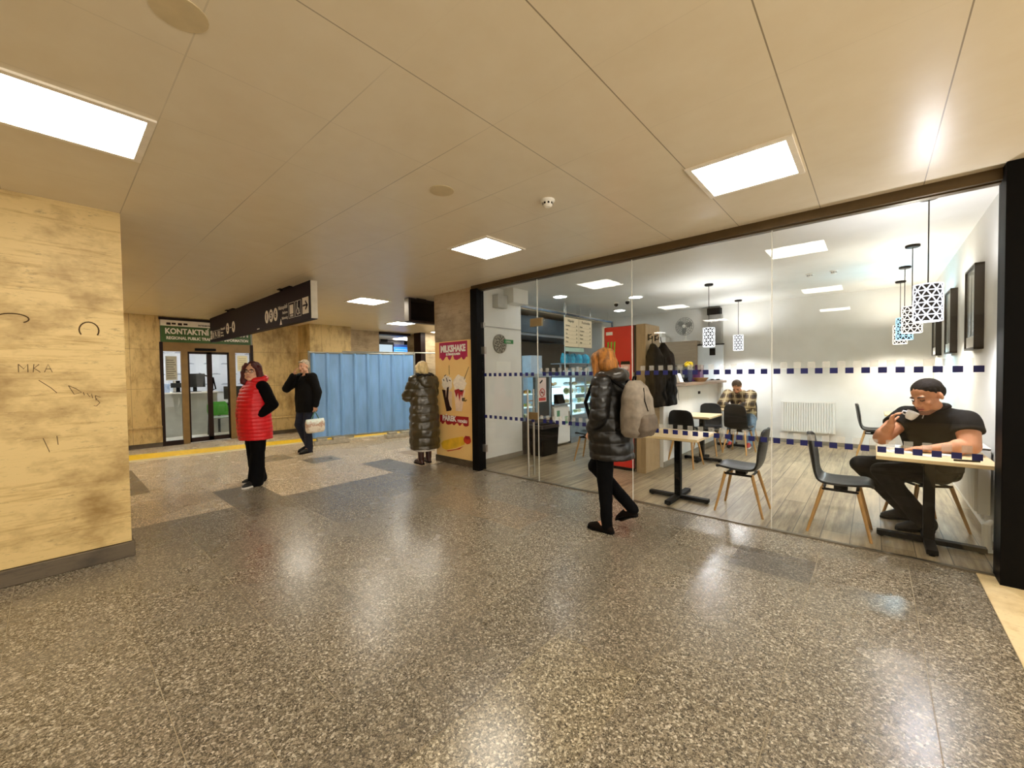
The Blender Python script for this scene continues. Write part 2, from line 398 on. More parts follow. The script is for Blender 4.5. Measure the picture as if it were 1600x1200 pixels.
# ------------------------------------------------------------------ walls and piers
pil=MB().box(-8.0,-4.71,-2.6,.42,.13,ZC)
P=struct('pillar',pil,TRAV,label='golden travertine clad pillar at the left edge')
MB().box(-8.03,-4.69,-2.63,.44,0,.125).build('skirting',GRAN,P,bevel=.006)
INK=M('dark_pencil_ink','#4a3414',.9)
g=MB()
def arc(y,z,ry,rz,a0,a1,n=14): return [(-4.7085,y+ry*math.cos(R(a0+(a1-a0)*i/n)),z+rz*math.sin(R(a0+(a1-a0)*i/n))) for i in range(n+1)]
g.tube(arc(.215,1.895,.055,.065,-35,215),.0045,6); g.tube(arc(-.17,1.955,.075,.035,-50,150),.0045,6)
for pts in ([(.09,1.455),(.13,1.43),(.16,1.40),(.12,1.385),(.09,1.455)],[(.17,1.40),(.175,1.375)],[(.19,1.39),(.205,1.36),(.215,1.385),(.22,1.35)],[(.235,1.37),(.24,1.33)],[(.235,1.37),(.265,1.355),(.24,1.345),(.26,1.31),(.24,1.285),(.225,1.29)],
    [(-.155,1.62),(-.155,1.56)],[(-.155,1.62),(-.13,1.585),(-.11,1.62),(-.11,1.56)],[(-.08,1.62),(-.085,1.56)],[(-.055,1.62),(-.08,1.59),(-.05,1.56)],[(-.03,1.56),(-.01,1.62),(.01,1.56)],[(-.022,1.585),(.004,1.585)],[(-.06,1.5),(.0,1.44),(.03,1.4)],[(-.05,1.06),(-.02,.95)],[(.02,1.07),(.025,1.0)]):
    g.tube([(-4.7095,y,z) for y,z in pts],.0022,5)
g.build('graffiti',INK,P,label='pencil scrawl and two dark arcs on the stone')
struct('wall_rear',MB().box(-16,4,-7.2,-7,0,ZC),TRAVG); struct('wall_far_left',MB().box(-16.2,-16,-7,5,0,ZC),TRAVG)
# poster column left of the cafe front
c=MB().box(-5.72,-5.15,GY,5.9,.11,ZC).box(-5.15,-4.7,GY,GY+.058,.11,ZC); struct('column',c,TRAVG,label='grey travertine column carrying the milkshake poster')
MB().box(-5.74,-4.7,GY-.012,GY+.05,0,.11).build('skirting',GRAN,bpy.data.objects['column'])
# back wall with the office front
WXX=-11.75
bw=MB(); bw.box(-12.0,WXX,-7,1.62,0,ZC); bw.box(-12.0,WXX,3.40,4.6,0,ZC); bw.box(-12,WXX,1.62,3.40,2.80,ZC)
bwo=struct('wall_back',bw,TRAVV)
bb=MB(); 
for a,b in ((-7,1.60),(3.42,4.6)): bb.box(WXX,WXX+.035,a,b,0,.1); bb.box(WXX,WXX+.05,a,b,.1,.42,1); bb.box(WXX,WXX+.075,a,b,.42,.46,1)
struct('baseboard_back',bb,[GRAN,TRAVV])
struct('wall_pier',MB().box(-12,-11.0,4.5,5.62,0,ZC),TRAVV); struct('wall_recess',MB().box(-12,-11.6,5.62,6.85,0,ZC),TRAVG)
struct('wall_pier_far',MB().box(-12,-11.0,8.15,9.6,0,ZC),TRAVG); struct('trim_3',MB().box(-11.35,-10.98,7.97,8.15,0,ZC),DKBRONZE,label='dark post at the edge of the far passage')
struct('trim_4',MB().box(-11.9,-11.55,6.85,7.98,2.8,ZC),DKBRONZE)
struct('wall_passage',MB().box(-16,-15.8,5,14,0,3.4),GREYW); struct('wall_end',MB().box(-16,-5.56,13.9,14,0,ZC),GREYW)
# right hand pier
struct('wall_pier_right',MB().box(.80,1.6,4.30,5.2,0,ZC),BEIGE)
# cafe shell
struct('wall_left',MB().box(-5.1,-4.83,GY+.06,5.72,0,ZK),WHITE)
struct('baseboard_left',MB().box(-4.83,-4.815,GY+.06,5.72,0,.09),M('grey_skirting','#8d8474',.5))
struct('wall_right',MB().box(.78,.95,GY+.05,10.25,0,ZK),WHITE)
struct('wall_cafe_back',MB().box(-7.05,.95,10.13,10.3,0,ZK),WHITE)
struct('baseboard_cafe',MB().box(-2.3,.78,10.115,10.13,0,.08),M('grey_skirting','#8d8474',.5))
struct('wall_kitchen_side',MB().box(-7.05,-6.9,5.6,10.2,0,ZK),mat_plaster('kitchen_wall','#7f8fa0','#5f7080')); struct('wall_kitchen_front',MB().box(-6.9,-5.1,5.6,5.72,0,ZK),WHITE)
hw=MB().box(-2.60,-2.45,6.32,9.3,0,1.258); hw.box(-2.60,-2.38,9.3,9.36,0,1.258)
struct('wall_partition',hw,WHITE,label='low white partition wall under the brown serving counter top')
struct('baseboard_partition',MB().box(-2.45,-2.437,6.32,9.3,0,.09),M('grey_skirting','#8d8474',.5))
struct('wall_duct',MB().box(-2.82,-2.56,9.98,10.13,0,2.78),M('grey_duct_paint','#85817a',.5),label='grey boxed duct rising up the rear wall')
MB().box(-2.85,-2.58,9.95,10.13,2.78,2.93).build('duct_collar',BLACK,bpy.data.objects['wall_duct'])

# ------------------------------------------------------------------ storefront
hd=MB().box(-4.72,.80,GY-.06,GY+.08,2.80,ZC); hd.box(-4.7,.66,GY-.02,GY+.03,2.79,2.80)
struct('trim_5',hd,M('brown_header_metal','#5b4a30',.35,metal=.5),label='brown metal header beam over the cafe glass front')
struct('trim_6',MB().box(.66,.80,GY-.16,GY+.06,0,ZC),BLACK,bevel=.004,label='black metal post at the right end of the cafe front')
dj=MB().box(-4.70,-4.56,GY-.10,GY+.06,0,2.82); struct('trim_7',dj,BLACK,bevel=.004,label='black metal post beside the milkshake poster')
struct('trim_8',MB().box(-4.56,.66,GY-.012,GY+.03,0,.012),M('aluminium_channel','#8b8272',.35,metal=.8))
def dots(o,x0,x1,n0,n1):
    b=MB(); f=MB()
    for zc in (1.492,.848):
        for k in range(n0,n1):
            x=.57-.1032*k
            if x-.027<x0 or x+.027>x1: continue
            b.box(x-.027,x+.027,GY-.0012,GY-.0003,zc-.024,zc+.024)
        for k in range(n0,n1):
            x=.57-.1032*(k+.5)
            if x-.027<x0 or x+.027>x1 or x<-3.5: continue
            f.box(x-.027,x+.027,GY-.001,GY-.0003,zc+.026,zc+.08)
    b.build('marking_squares',BLUEDOT,o,label='rows of small navy squares stuck on the glass')
    if f.v: f.build('frosted_squares',FROST,o,label='row of small frosted squares stuck on the glass')
panes=[(-2.083,-.713),(-.707,.66),(-3.46,-2.089)]
for i,(a,b) in enumerate(panes):
    o=struct(f'window_{i+1}',MB().box(a,b,GY,GY+.010,.012,2.80),GLASS,label=['middle glass pane of the cafe front','right glass pane of the cafe front beside the black post','left glass pane of the cafe front behind the walking woman'][i])
    dots(o,a,b,0,60)
d=thing('glass_door','frameless glass door of the cafe with a tall steel pull handle','door',(-4.56,GY,0))
gd=MB().box(-4.55,-3.466,GY,GY+.010,.012,2.20).build('pane',GLASS,d); dots(d,-4.55,-3.48,0,60)
h=MB()
for yy in (GY-.06,GY+.07):
    h.cyl((-3.60,yy,.06),(-3.60,yy,1.28),.014,seg=14)
for zz in (.2,1.12): h.cyl((-3.60,GY-.06,zz),(-3.60,GY+.07,zz),.008,seg=10)
h.build('pull_handle',STEEL,d,smooth=True,label='tall round steel pull handle')
for z in (.35,1.87): MB().box(-4.57,-4.48,GY-.015,GY+.025,z-.055,z+.055).build('hinge',STEEL,d,bevel=.004)
MB().box(-3.62,-3.47,GY-.014,GY+.024,.86,.96).build('lock_box',M('bronze_lock','#8d7a58',.35,metal=.7),d,bevel=.003)
o=struct('window_4',MB().box(-4.55,-3.466,GY,GY+.010,2.21,2.80),GLASS,label='glass transom over the cafe door')
h=MB(); h.box(-3.58,-3.38,GY-.012,GY+.022,2.15,2.26); h.build('patch_fitting',M('bronze_lock','#8d7a58',.35,metal=.7),o)
MB().box(-4.57,-4.5,GY-.015,GY+.025,2.22,2.30).build('patch_fitting',STEEL,o)
SIL=mat_frost('silicone_joint','#efece2',.55)
for i,x in enumerate((-.710,-2.086,-3.463)): struct('trim_%d'%(9+i),MB().box(x-.004,x+.004,GY-.001,GY+.011,.012,2.80),SIL,label=['pale vertical glass joint right of the middle','pale vertical glass joint behind the walking woman','pale glass joint at the door handle side'][i])
# hall ceiling lights
PANEL=emis('hall_light_diffuser',(1,.93,.80),HALL_PANEL); RIM=M('white_light_frame','#f1e8d8',.35)
def panel(cx,cy,label,grp='square ceiling light panels',s=.27,z=ZC,mat=None):
    t=thing('ceiling_light',label,'ceiling light',(cx,cy,z-.012),0,grp)
    f=MB()
    for a,b,c_,d_ in ((-s-.035,s+.035,-s-.035,-s),(-s-.035,s+.035,s,s+.035),(-s-.035,-s,-s,s),(s,s+.035,-s,s)): f.box(cx+a,cx+b,cy+c_,cy+d_,z-.012,z+.001)
    f.build('frame',RIM,t)
    MB().box(cx-s,cx+s,cy-s,cy+s,z-.006,z+.0005).build('diffuser',mat or PANEL,t,label='glowing white diffuser')
    return t
for cx,cy,l in ((-.67,3.21,'lit ceiling panel just outside the right half of the cafe glass'),(-3.19,3.21,'lit ceiling panel outside the cafe door by the smoke detector'),(-3.19,.11,'large lit ceiling panel at the upper left by the stone pillar'),(-7.0,3.92,'lit ceiling panel above the blue fence'),(-9.6,3.6,'small far lit ceiling panel beyond the end of the hanging sign'),(-10.4,8.4,'lit ceiling panel at the far passage, beside the grey column'),
    (-.67,.11,'ceiling panel straight overhead of the viewer'),(-3.19,-2.99,'ceiling panel behind the viewer on the left'),(-.67,-2.99,'ceiling panel behind the viewer'),(-8.6,.2,'added unseen fill panel behind the pillar'),(-10.9,.3,'added unseen fill panel by the office'),(-6.6,.2,'added unseen fill panel just behind the stone pillar'),(-7.6,5.6,'added unseen fill panel behind the poster column'),(-9.4,6.2,'added far fill panel behind the hanging screen'),(-6.0,-3.2,'added unseen fill panel on the far side of the pillar'),(-8.3,6.9,'added unseen fill panel past the poster column'),(-5.69,-5.2,'ceiling panel at the rear')):  # panels behind pillar, column and screen are added fill for the far left
    panel(cx,cy,l)
panel(-13.2,9.0,'round-looking lit panel in the passage over the blue board',s=.4,z=2.87)
# ------------------------------------------------------------------ hanging direction sign
PURP=M('dark_purple_sign','#13051c',.5,var=.1,spec=.1); LITE=M('sign_white','#efe9dc',.5,var=.03)
sg=thing('hanging_sign','long dark purple platform sign hanging across the hall','sign',(-8.5,2.45,2.30))
MB().box(-11.2,-5.83,2.41,2.50,2.30,2.835).build('board',PURP,sg,bevel=.003)
MB().box(-5.83,-5.815,2.412,2.498,2.31,2.83).build('end_cap',M('sign_end_grey','#cfc7b4',.4),sg)
for bx in (-6.99,-9.9):
    m=MB().box(bx-.03,bx+.03,2.43,2.48,2.835,ZC); m.box(bx-.03,bx+.35,2.43,2.48,2.862,ZC); m.box(bx-.06,bx+.06,2.40,2.51,2.868,ZC)
    m.build('bracket',BLACK,sg)
SY=2.4085; rx,uz=(1,0,0),(0,0,1)
def sdisc(cx,cz,r,rz=None,n=28): return [(cx+r*math.cos(2*math.pi*j/n),SY,cz+(rz or r)*math.sin(2*math.pi*j/n)) for j in range(n)]
PICT=[]
def picto(nm): 
    global m
    m=MB(); PICT.append((nm,m))
def plate(x0,x1,z0,z1): m.prism([(x0,SY,z0),(x1,SY,z0),(x1,SY,z1),(x0,SY,z1)],(0,.003,0))
def outline(x0,x1,z0,z1,w=.006):
    plate(x0,x1,z0,z0+w); plate(x0,x1,z1-w,z1); plate(x0,x0+w,z0,z1); plate(x1-w,x1,z0,z1)
picto('arrow_plate'); plate(-6.11,-5.90,2.39,2.62)
picto('wheelchair_pattern'); outline(-6.37,-6.16,2.38,2.61)
m.tube([(-6.285,SY,2.575),(-6.29,SY,2.50),(-6.24,SY,2.495),(-6.225,SY,2.42),(-6.20,SY,2.42)],.007,6)
m.tube([(-6.27+.045*math.cos(R(a)),SY,2.455+.045*math.sin(R(a))) for a in range(120,395,20)],.006,6)
m.prism(sdisc(-6.285,2.592,.013),(0,.003,0))
picto('train_pattern'); outline(-6.62,-6.40,2.38,2.61)
m.prism([(-6.575,SY,2.44),(-6.445,SY,2.44),(-6.445,SY,2.575),(-6.575,SY,2.575)],(0,.003,0))
for q in range(3): plate(-6.56+q*.04,-6.535+q*.04,2.40,2.43)
for cx in (-7.16,-7.36,-7.56): picto('number_disc'); m.prism(sdisc(cx,2.50,.088,.105),(0,.003,0))
picto('triangle_mark'); m.prism([(-6.985,SY,2.315),(-6.90,SY,2.315),(-6.94,SY,2.41)],(0,.003,0))
picto('small_print'); plate(-8.05,-7.93,2.33,2.345)
picto('arrow_plate'); plate(-11.16,-11.03,2.36,2.55)
picto('wheelchair_pattern'); outline(-10.78,-10.60,2.36,2.53); m.tube([(-10.73,SY,2.50),(-10.70,SY,2.43),(-10.66,SY,2.40)],.01,5)
picto('lift_pattern'); outline(-10.98,-10.80,2.36,2.53); m.tube([(-10.9,SY,2.50),(-10.9,SY,2.38)],.01,5)
picto('train_pattern'); outline(-10.56,-10.38,2.36,2.53); m.prism(sdisc(-10.47,2.47,.04),(0,.003,0)); plate(-10.51,-10.43,2.38,2.43)
for cx in (-9.83,-9.43): picto('number_disc'); m.prism(sdisc(cx,2.50,.10,.11),(0,.003,0))
picto('dash_mark'); plate(-9.69,-9.57,2.492,2.508)
for nm,q in PICT: q.build(nm,LITE,sg)
dk=PURP
for s_,cx in (('6',-7.16),('5',-7.36),('1',-7.56),('2',-9.83),('4',-9.43)): text(s_,.15,(cx,SY-.0025,2.45),rx,uz,dk,sg,align='CENTER',bold=.004)
for s_,z,sz in (('Nástupiště',2.55,.085),('Platform',2.47,.06),('Bahnsteig',2.39,.06)): text(s_,sz,(-6.66,SY-.0005,z),rx,uz,LITE,sg,align='RIGHT')
for s_,z,sz in (('Nástupiště',2.50,.075),('Platform',2.43,.055),('Bahnsteig',2.37,.055)): text(s_,sz,(-10.33,SY-.0005,z),rx,uz,LITE,sg,align='LEFT')
text('→',.2,(-6.005,SY-.003,2.445),rx,uz,dk,sg,align='CENTER',bold=.004)
ar=MB().tube([(-6.08,SY-.003,2.505),(-5.935,SY-.003,2.505)],.009,6); ar.tube([(-5.985,SY-.003,2.555),(-5.93,SY-.003,2.505),(-5.985,SY-.003,2.455)],.009,6); ar.build('arrow',dk,sg)
text('←',.15,(-11.095,SY-.003,2.41),rx,uz,dk,sg,align='CENTER')

# ------------------------------------------------------------------ office front (door_1) with sign over it
GREEN=M('sign_green','#35581a',.45,var=.08)
X0=WXX
k=thing('office_sign','green and white contact office sign over the brown sliding doors','sign',(X0-.02,2.5,2.31))
MB().box(X0-.10,X0+.02,1.63,3.36,2.31,2.67).build('green_panel',GREEN,k); MB().box(X0-.10,X0+.018,1.63,3.36,2.67,2.80).build('white_panel',LITE,k)
MB().box(X0-.12,X0+.024,1.60,3.40,2.80,2.86).build('top_trim',DKBRONZE,k)
fy,fz=(0,1,0),(0,0,1)
text('KONTAKTNÍ',.17,(X0+.022,1.70,2.50),fy,fz,LITE,k,width=.80,bold=.006); text('CENTRUM',.17,(X0+.022,2.62,2.50),fy,fz,LITE,k,width=.68,bold=.006)
text('REGIONAL PUBLIC TRANSPORT INFORMATION',.09,(X0+.022,1.72,2.375),fy,fz,LITE,k,width=1.58,bold=.003)
text('INTEGROVANÝ DOPRAVNÍ SYSTÉM',.05,(X0+.020,2.30,2.70),fy,fz,DKBRONZE,k,width=.75,bold=.002)
m=MB()
for q,yy in enumerate((1.73,1.82,1.93,2.03)): m.box(X0+.018,X0+.021,yy,yy+.075,2.705+(.0 if q%2 else -.012),2.745)
m.build('emblem',DKBRONZE,k)
d1=thing('sliding_door','brown framed glass sliding doors of the contact office','door',(X0-.03,2.5,0))
fr=MB()
for a,b in ((1.60,1.66),(3.34,3.41)): fr.box(X0-.08,X0+.015,a,b,0,2.31,1)
for a,b in ((1.97,2.09),(2.89,3.02)): fr.box(X0-.08,X0+.012,a,b,0,2.12)
fr.box(X0-.08,X0+.010,1.66,3.34,2.11,2.31); fr.box(X0-.08,X0+.012,1.66,1.97,0,.10,1); fr.box(X0-.08,X0+.012,3.02,3.34,0,.10,1)
fr.build('frame',[BRONZE,DKBRONZE],d1,bevel=.004)
for a,b in ((2.09,2.50),(2.50,2.89)):
    m=MB(); m.box(X0-.06,X0-.02,a,a+.035 if a<2.4 else a+.05,0.02,2.11); m.box(X0-.06,X0-.02,b-(.05 if a<2.4 else .03),b,0.02,2.11); m.box(X0-.06,X0-.02,a,b,.02,.12); m.box(X0-.06,X0-.02,a,b,2.06,2.11)
    lf=m.build('door_leaf',DKBRONZE,d1); MB().box(X0-.043,X0-.037,a+.03,b-.03,.12,2.06).build('pane',GLASS,lf)
for a,b in ((1.66,1.97),(3.02,3.34)): MB().box(X0-.043,X0-.037,a,b,.10,2.11).build('side_pane',GLASS,d1)
MB().box(X0+.01,X0+.07,2.22,2.62,2.13,2.19).build('motion_sensor',BLACK,d1,bevel=.01)
# office interior
struct('wall_office',MB().box(-14.6,-14.5,0,5,0,2.8),WHITE); struct('wall_office_left',MB().box(-14.6,-11.95,.9,1.0,0,2.8),WHITE); struct('wall_office_right',MB().box(-14.6,-11.95,4.6,4.7,0,2.8),WHITE)
OFP=emis('office_light','#f2f6ff',OFFICE_PANEL)
for y_ in (2.0,3.5): panel(-13.0,y_,'office ceiling light behind the glass doors, '+('left' if y_<3 else 'right'),'office lights',z=2.75,mat=OFP)
# wide printed backdrop
bd=thing('backdrop_banner','white printed backdrop behind the office counter','banner',(-14.45,2.6,.9))
MB().box(-14.49,-14.46,1.05,4.5,1.1,2.72).build('panel',M('backdrop_white','#eef2f8',.6,var=.02,emit='#e8eefc',es=0),bd)
m=MB()
for i in range(8):
    for j in range(5):
        y_=1.25+i*.42+(.2 if j%2 else 0); m.box(-14.458,-14.455,y_,y_+.2,1.3+j*.3,1.318+j*.3); m.box(-14.458,-14.455,y_+.03,y_+.15,1.325+j*.3,1.335+j*.3)
m.build('print_pattern',M('pale_grey_print','#9aa4b2',.6),bd)
m=MB()
for i in range(5): m.box(-14.458,-14.452,2.25+i*.13,2.36+i*.13,2.30,2.44)
m.build('green_letters',M('bright_green','#2f9b3f',.5),bd)
cn=thing('office_counter','grey fronted office counter behind the sliding doors','counter',(-13.6,2.6,0))
MB().box(-13.9,-13.4,1.05,3.0,0,1.10).build('front',M('grey_counter','#a5a69c',.45,var=.12,scale=3),cn); MB().box(-14.0,-13.33,1.02,3.0,1.10,1.14).build('worktop',LITE,cn,bevel=.005)
c2=thing('low_counter','lower grey counter at the right of the office','counter',(-13.5,3.8,0))
MB().box(-13.9,-13.35,3.05,4.5,0,.74).build('front',M('grey_counter','#a5a69c',.45),c2); MB().box(-14.0,-13.3,3.03,4.52,.74,.78).build('worktop',BLACK,c2)
def monitor(nm,lab,x,y,z,rz,w_=.5,h_=.32,arm=True):
    t=thing(nm,lab,'monitor',(x,y,z),rz); q=WM[t.name]
    MB().box(-.02,.02,-w_/2,w_/2,.12,.12+h_).build('screen',M('black_plastic','#1b1d1c',.35),t,bevel=.006,local=True)
    MB().box(-.03,.0,-.04,.04,0,.3).build('stand',BLACK,t,local=True)
    MB().box(-.12,.1,-.1,.1,0,.012).build('foot',BLACK,t,local=True); return t
monitor('monitor','dark monitor with its back to the glass above the counter',-13.55,2.55,1.14,8,.45,.36)
monitor('monitor','second dark monitor at the right of the office counter',-13.5,3.45,.78,0,.55,.36)
monitor('monitor','small dark monitor low beside the brown mullion',-13.46,2.18,1.14,0,.3,.12)
ag=thing('jointed_stand','black jointed arm bracket holding a white device over the counter','stand',(-13.45,2.9,1.14))
MB().tube([(-13.45,2.9,1.14),(-13.45,2.93,1.50),(-13.45,2.62,1.62)],.022,8).build('arm',BLACK,ag); MB().tube([(-13.45,2.93,1.5),(-13.4,2.97,1.2),(-13.38,2.8,1.16)],.018,8).build('strut',BLACK,ag)
bx=MB().box(-13.6,-13.38,1.66,2.0,1.14,1.36); tag(bx.build('box',M('pale_blue_box','#a9bfe0',.5,var=.2,scale=14),bevel=.005),'pale blue patterned box on the left end of the office counter','box')
tag(MB().box(-13.75,-13.62,2.12,2.24,1.14,1.44).build('document_holder',M('beige_plastic','#d8cdb8',.5),bevel=.004),'cream upright holder on the office counter beside the mullion','holder')
nt=thing('notice_sheet','grey notice sheet stuck on the left side pane of the office','notice',(X0-.036,1.8,1.45)); MB().box(X0-.0365,X0-.0355,1.70,1.90,1.46,2.0).build('sheet',M('grey_paper','#b8b6a4',.7,var=.1),nt)
m=MB()
for j in range(9): m.box(X0-.0352,X0-.0348,1.72,1.88-.02*(j%3),1.5+j*.05,1.515+j*.05)
m.build('print_pattern',M('dark_print','#5b5b52',.7),nt)
n2=thing('notice_sheet','cream framed notice on the right side pane of the office','notice',(X0-.036,3.15,1.6)); MB().box(X0-.0365,X0-.0355,3.07,3.29,1.66,2.04).build('sheet',M('cream_paper','#f2ecc6',.7),n2)
m=MB()
for j in range(6): m.box(X0-.0352,X0-.0348,3.10,3.26,1.71+j*.05,1.722+j*.05)
m.build('print_pattern',M('light_print','#b9b28e',.7),n2)
ch=thing('office_chair','green backed metal frame chair inside the office doors','chair',(-12.9,2.95,0))
lg=[]
for dy in (-.24,.24):
    for s_ in (-.2,.22): MB().tube([(-12.9+s_*1.1,2.95+dy,0),(-12.9+s_*.6,2.95+dy,.44)],.012,8).build('leg',BLACK,ch)
MB().box(-13.12,-12.70,2.71,3.19,.44,.475).build('seat',M('grey_seat','#8f9a8a',.6),ch,bevel=.012)
MB().loft([((-13.14,2.95,.5),.02,.22),((-13.16,2.95,.62),.025,.24),((-13.19,2.95,.78),.025,.23),((-13.21,2.95,.86),.02,.18)],p=4).build('backrest',M('green_fabric','#3f8a1e',.7),ch,smooth=True)

# ------------------------------------------------------------------ blue hoarding fence
FB=M('blue_painted_sheet','#86b4e6',.42,var=.16,scale=4,stretch=(1.5,1.5,.3),detail=6); GALV=M('galvanised_steel','#9a9a90',.4,metal=.6,var=.15); CONC=M('concrete_block','#bdb4a0',.85,var=.18,scale=20,bump=.2)
A=V((-9.17,3.72,0)); B=V((-8.57,6.02,0)); dv=(B-A); L=dv.length; ang=math.degrees(math.atan2(dv.y,dv.x))
ft=thing('site_fence','blue corrugated site fence panel on concrete feet across the passage','fence',A,ang)
m=MB(); 
for z in (.15,2.02): m.tube([(0,0,z),(L,0,z)],.021,10)
for x in (0,L): m.tube([(x,0,.05),(x,0,2.06)],.021,10)
m.build('frame',GALV,ft,smooth=True,local=True)
prof=[]; n=8; pw=(L-.06)/n
for i in range(n):
    x=.03+i*pw; prof+=[(x,-.0),(x+pw*.12,-.035),(x+pw*.20,-.035),(x+pw*.32,0.0)]
prof.append((L-.03,0))
pts=[(x,y) for x,y in prof]; back=[(x,y+.004) for x,y in reversed(pts)]
MB().prism([(x,y,.165) for x,y in pts+back],(0,0,1.845)).build('corrugated_sheet',FB,ft,local=True,recalc=True)
for cx in (.42,1.98):
    m=MB(); m.box(cx-.36,cx+.36,-.12,.12,0,.08); m.box(cx-.30,cx-.10,-.10,.10,.08,.14); m.box(cx+.02,cx+.28,-.10,.10,.08,.14)
    m.build('concrete_foot',CONC,ft,bevel=.012,local=True)
f2=thing('site_fence','second grey fence frame standing behind the blue panel','fence',(-9.62,4.7,0),75)
MB().tube([(0,.0,.05),(0,0,2.09),(3.6,-.2,2.09),(3.6,-.2,.05)],.018,8).build('frame',GALV,f2,local=True)
MB().box(-.2,.2,-.1,.1,0,.1).build('concrete_foot',CONC,f2,bevel=.01,local=True)

# ------------------------------------------------------------------ milkshake poster
PY=GY-.0125
ps=thing('poster','large cream poster advertising milkshakes and hot dogs on the column','poster',(-5.2,GY,.1))
tt=NT('poster_cream'); gz=sep(tt,tt.coord())[2]; tt.base(tt.ramp(tt.math('MULTIPLY',tt.noise(1.2,2),1),[(.3,hexc('#f6d58a')),(.7,hexc('#f3bd74'))])); tt.b.inputs['Roughness'].default_value=.45
MB().box(-5.70,-4.74,PY,GY-.001,.115,2.06).build('backing',tt.m,ps)
E_=.0012
def onp(poly,d=1): return [(x,PY-E_*d,z) for x,z in poly]
def pat(nm,polys,mat,d=1,label=None):
    m=MB()
    for p_ in polys: m.prism(onp(p_,d),(0,E_*.9,0))
    return m.build(nm,mat,ps,label=label)
CRIM=M('crimson_print','#b3104f',.45,var=.05); DRED=M('dark_red_print','#a5161f',.45)
def drip(x0,x1,zt,zb,seed,n,amp):
    r=random.Random(seed); pts=[(x0,zt),(x1,zt),(x1,zb)]; N=n*6
    for i in range(1,N):
        x=x1+(x0-x1)*i/N; pts.append((x,zb+amp*(.5+.5*math.cos(2*math.pi*i/6))*(.6+.4*math.sin(seed+i//6*2.1))*1.0-amp*.4))
    pts.append((x0,zb)); return pts
pat('milkshake_banner',[drip(-5.585,-4.875,2.045,1.78,3,4,.10)],CRIM,label='crimson banner with dripping lower edge')
text('MILKSHAKE',.15,(-5.55,PY-.0022,1.885),(1,0,0),(0,0,1),WHT,ps,width=.63,bold=.008)
text('SE ŠMAKOUNEM',.05,(-5.23,PY-.0022,1.825),(1,0,0),(0,0,1),WHT,ps,align='CENTER',width=.36,bold=.003)
pat('parek_banner',[drip(-5.60,-4.87,.815,.68,5,5,.06)],DRED,label='dark red banner with dripping lower edge')
text('PÁREK',.12,(-5.53,PY-.0022,.725),(1,0,0),(0,0,1),WHT,ps,width=.36,bold=.006)
text('V ROHLÍKU',.06,(-5.14,PY-.0022,.715),(1,0,0),(0,0,1),WHT,ps,width=.24,bold=.003)
text('85,-',.075,(-5.02,PY-.0022,1.07),(1,0,0),(0,0,1),BLACK,ps,bold=.003)
CREAM=M('whipped_cream','#f4e6d2',.5,var=.12,scale=25); CHOC=M('chocolate_print','#2f1410',.5,var=.3,scale=20); STRB=M('strawberry_print','#a5232b',.5,var=.3,scale=22)
CUPW=M('milky_cup','#f0d3b8',.4,var=.1,scale=9)
pat('dark_shake_cup',[[(-5.53,1.25),(-5.27,1.22),(-5.28,.90),(-5.42,.89)]],M('shake_beige','#e9cdb0',.45),1)
pat('chocolate_sauce',[[(-5.53,1.25),(-5.44,1.24),(-5.43,1.1),(-5.40,1.28),(-5.35,1.3),(-5.37,1.1),(-5.33,.98),(-5.28,.93),(-5.3,.9),(-5.42,.88)]],CHOC,2)
pat('strawberry_shake_cup',[[(-5.22,1.25),(-4.94,1.25),(-5.03,.90),(-5.18,.90)]],CUPW,1)
pat('strawberry_sauce',[[(-5.21,1.24),(-5.16,1.12),(-5.12,1.2),(-5.08,1.06),(-5.05,1.18),(-5.02,1.13),(-4.97,1.25),(-5.05,1.22),(-5.10,1.27)]],STRB,2)
def blob(cx,cz,rx_,rz_,seed,n=26,j=.12):
    r=random.Random(seed); return [(cx+rx_*(1+r.uniform(-j,j))*math.cos(2*math.pi*i/n),cz+rz_*(1+r.uniform(-j,j))*math.sin(2*math.pi*i/n)) for i in range(n)]
pat('cream_topping',[blob(-5.40,1.36,.14,.13,1),blob(-5.08,1.36,.16,.13,2)],CREAM,1)
for q in ([(-5.42,1.45),(-5.40,1.45),(-5.37,1.38),(-5.39,1.38)],[(-5.5,1.42),(-5.485,1.43),(-5.46,1.40),(-5.47,1.39)],[(-5.34,1.42),(-5.30,1.405),(-5.30,1.39),(-5.345,1.405)],[(-5.47,1.48),(-5.42,1.505),(-5.41,1.495),(-5.46,1.47)]): pat('sprinkle',[q],CHOC,3)
for q in ([(-4.97,1.42),(-4.955,1.42),(-4.84,1.62),(-4.852,1.62)],[(-5.335,1.5),(-5.325,1.5),(-5.327,1.66),(-5.335,1.66)]): pat('straw',[q],CHOC,3)
BUN=M('bun_print','#eebb2f',.5,var=.2,scale=6); SAUS=M('sausage_print','#c23a1d',.5,var=.2)
pat('hot_dog_bun',[[(-5.55,.24),(-5.58,.32),(-5.52,.37),(-5.3,.43),(-5.02,.49),(-4.96,.44),(-4.98,.36),(-5.2,.28),(-5.45,.22)]],BUN,1)
pat('hot_dog_sausage',[blob(-4.91,.44,.09,.065,8,j=.05)],SAUS,2); pat('ketchup',[blob(-4.9,.48,.07,.03,9,j=.3)],DRED,3)
pat('bun_base',[[(-5.55,.22),(-5.4,.2),(-5.1,.27),(-5.0,.33),(-5.2,.26),(-5.45,.21)]],SAUS,2)

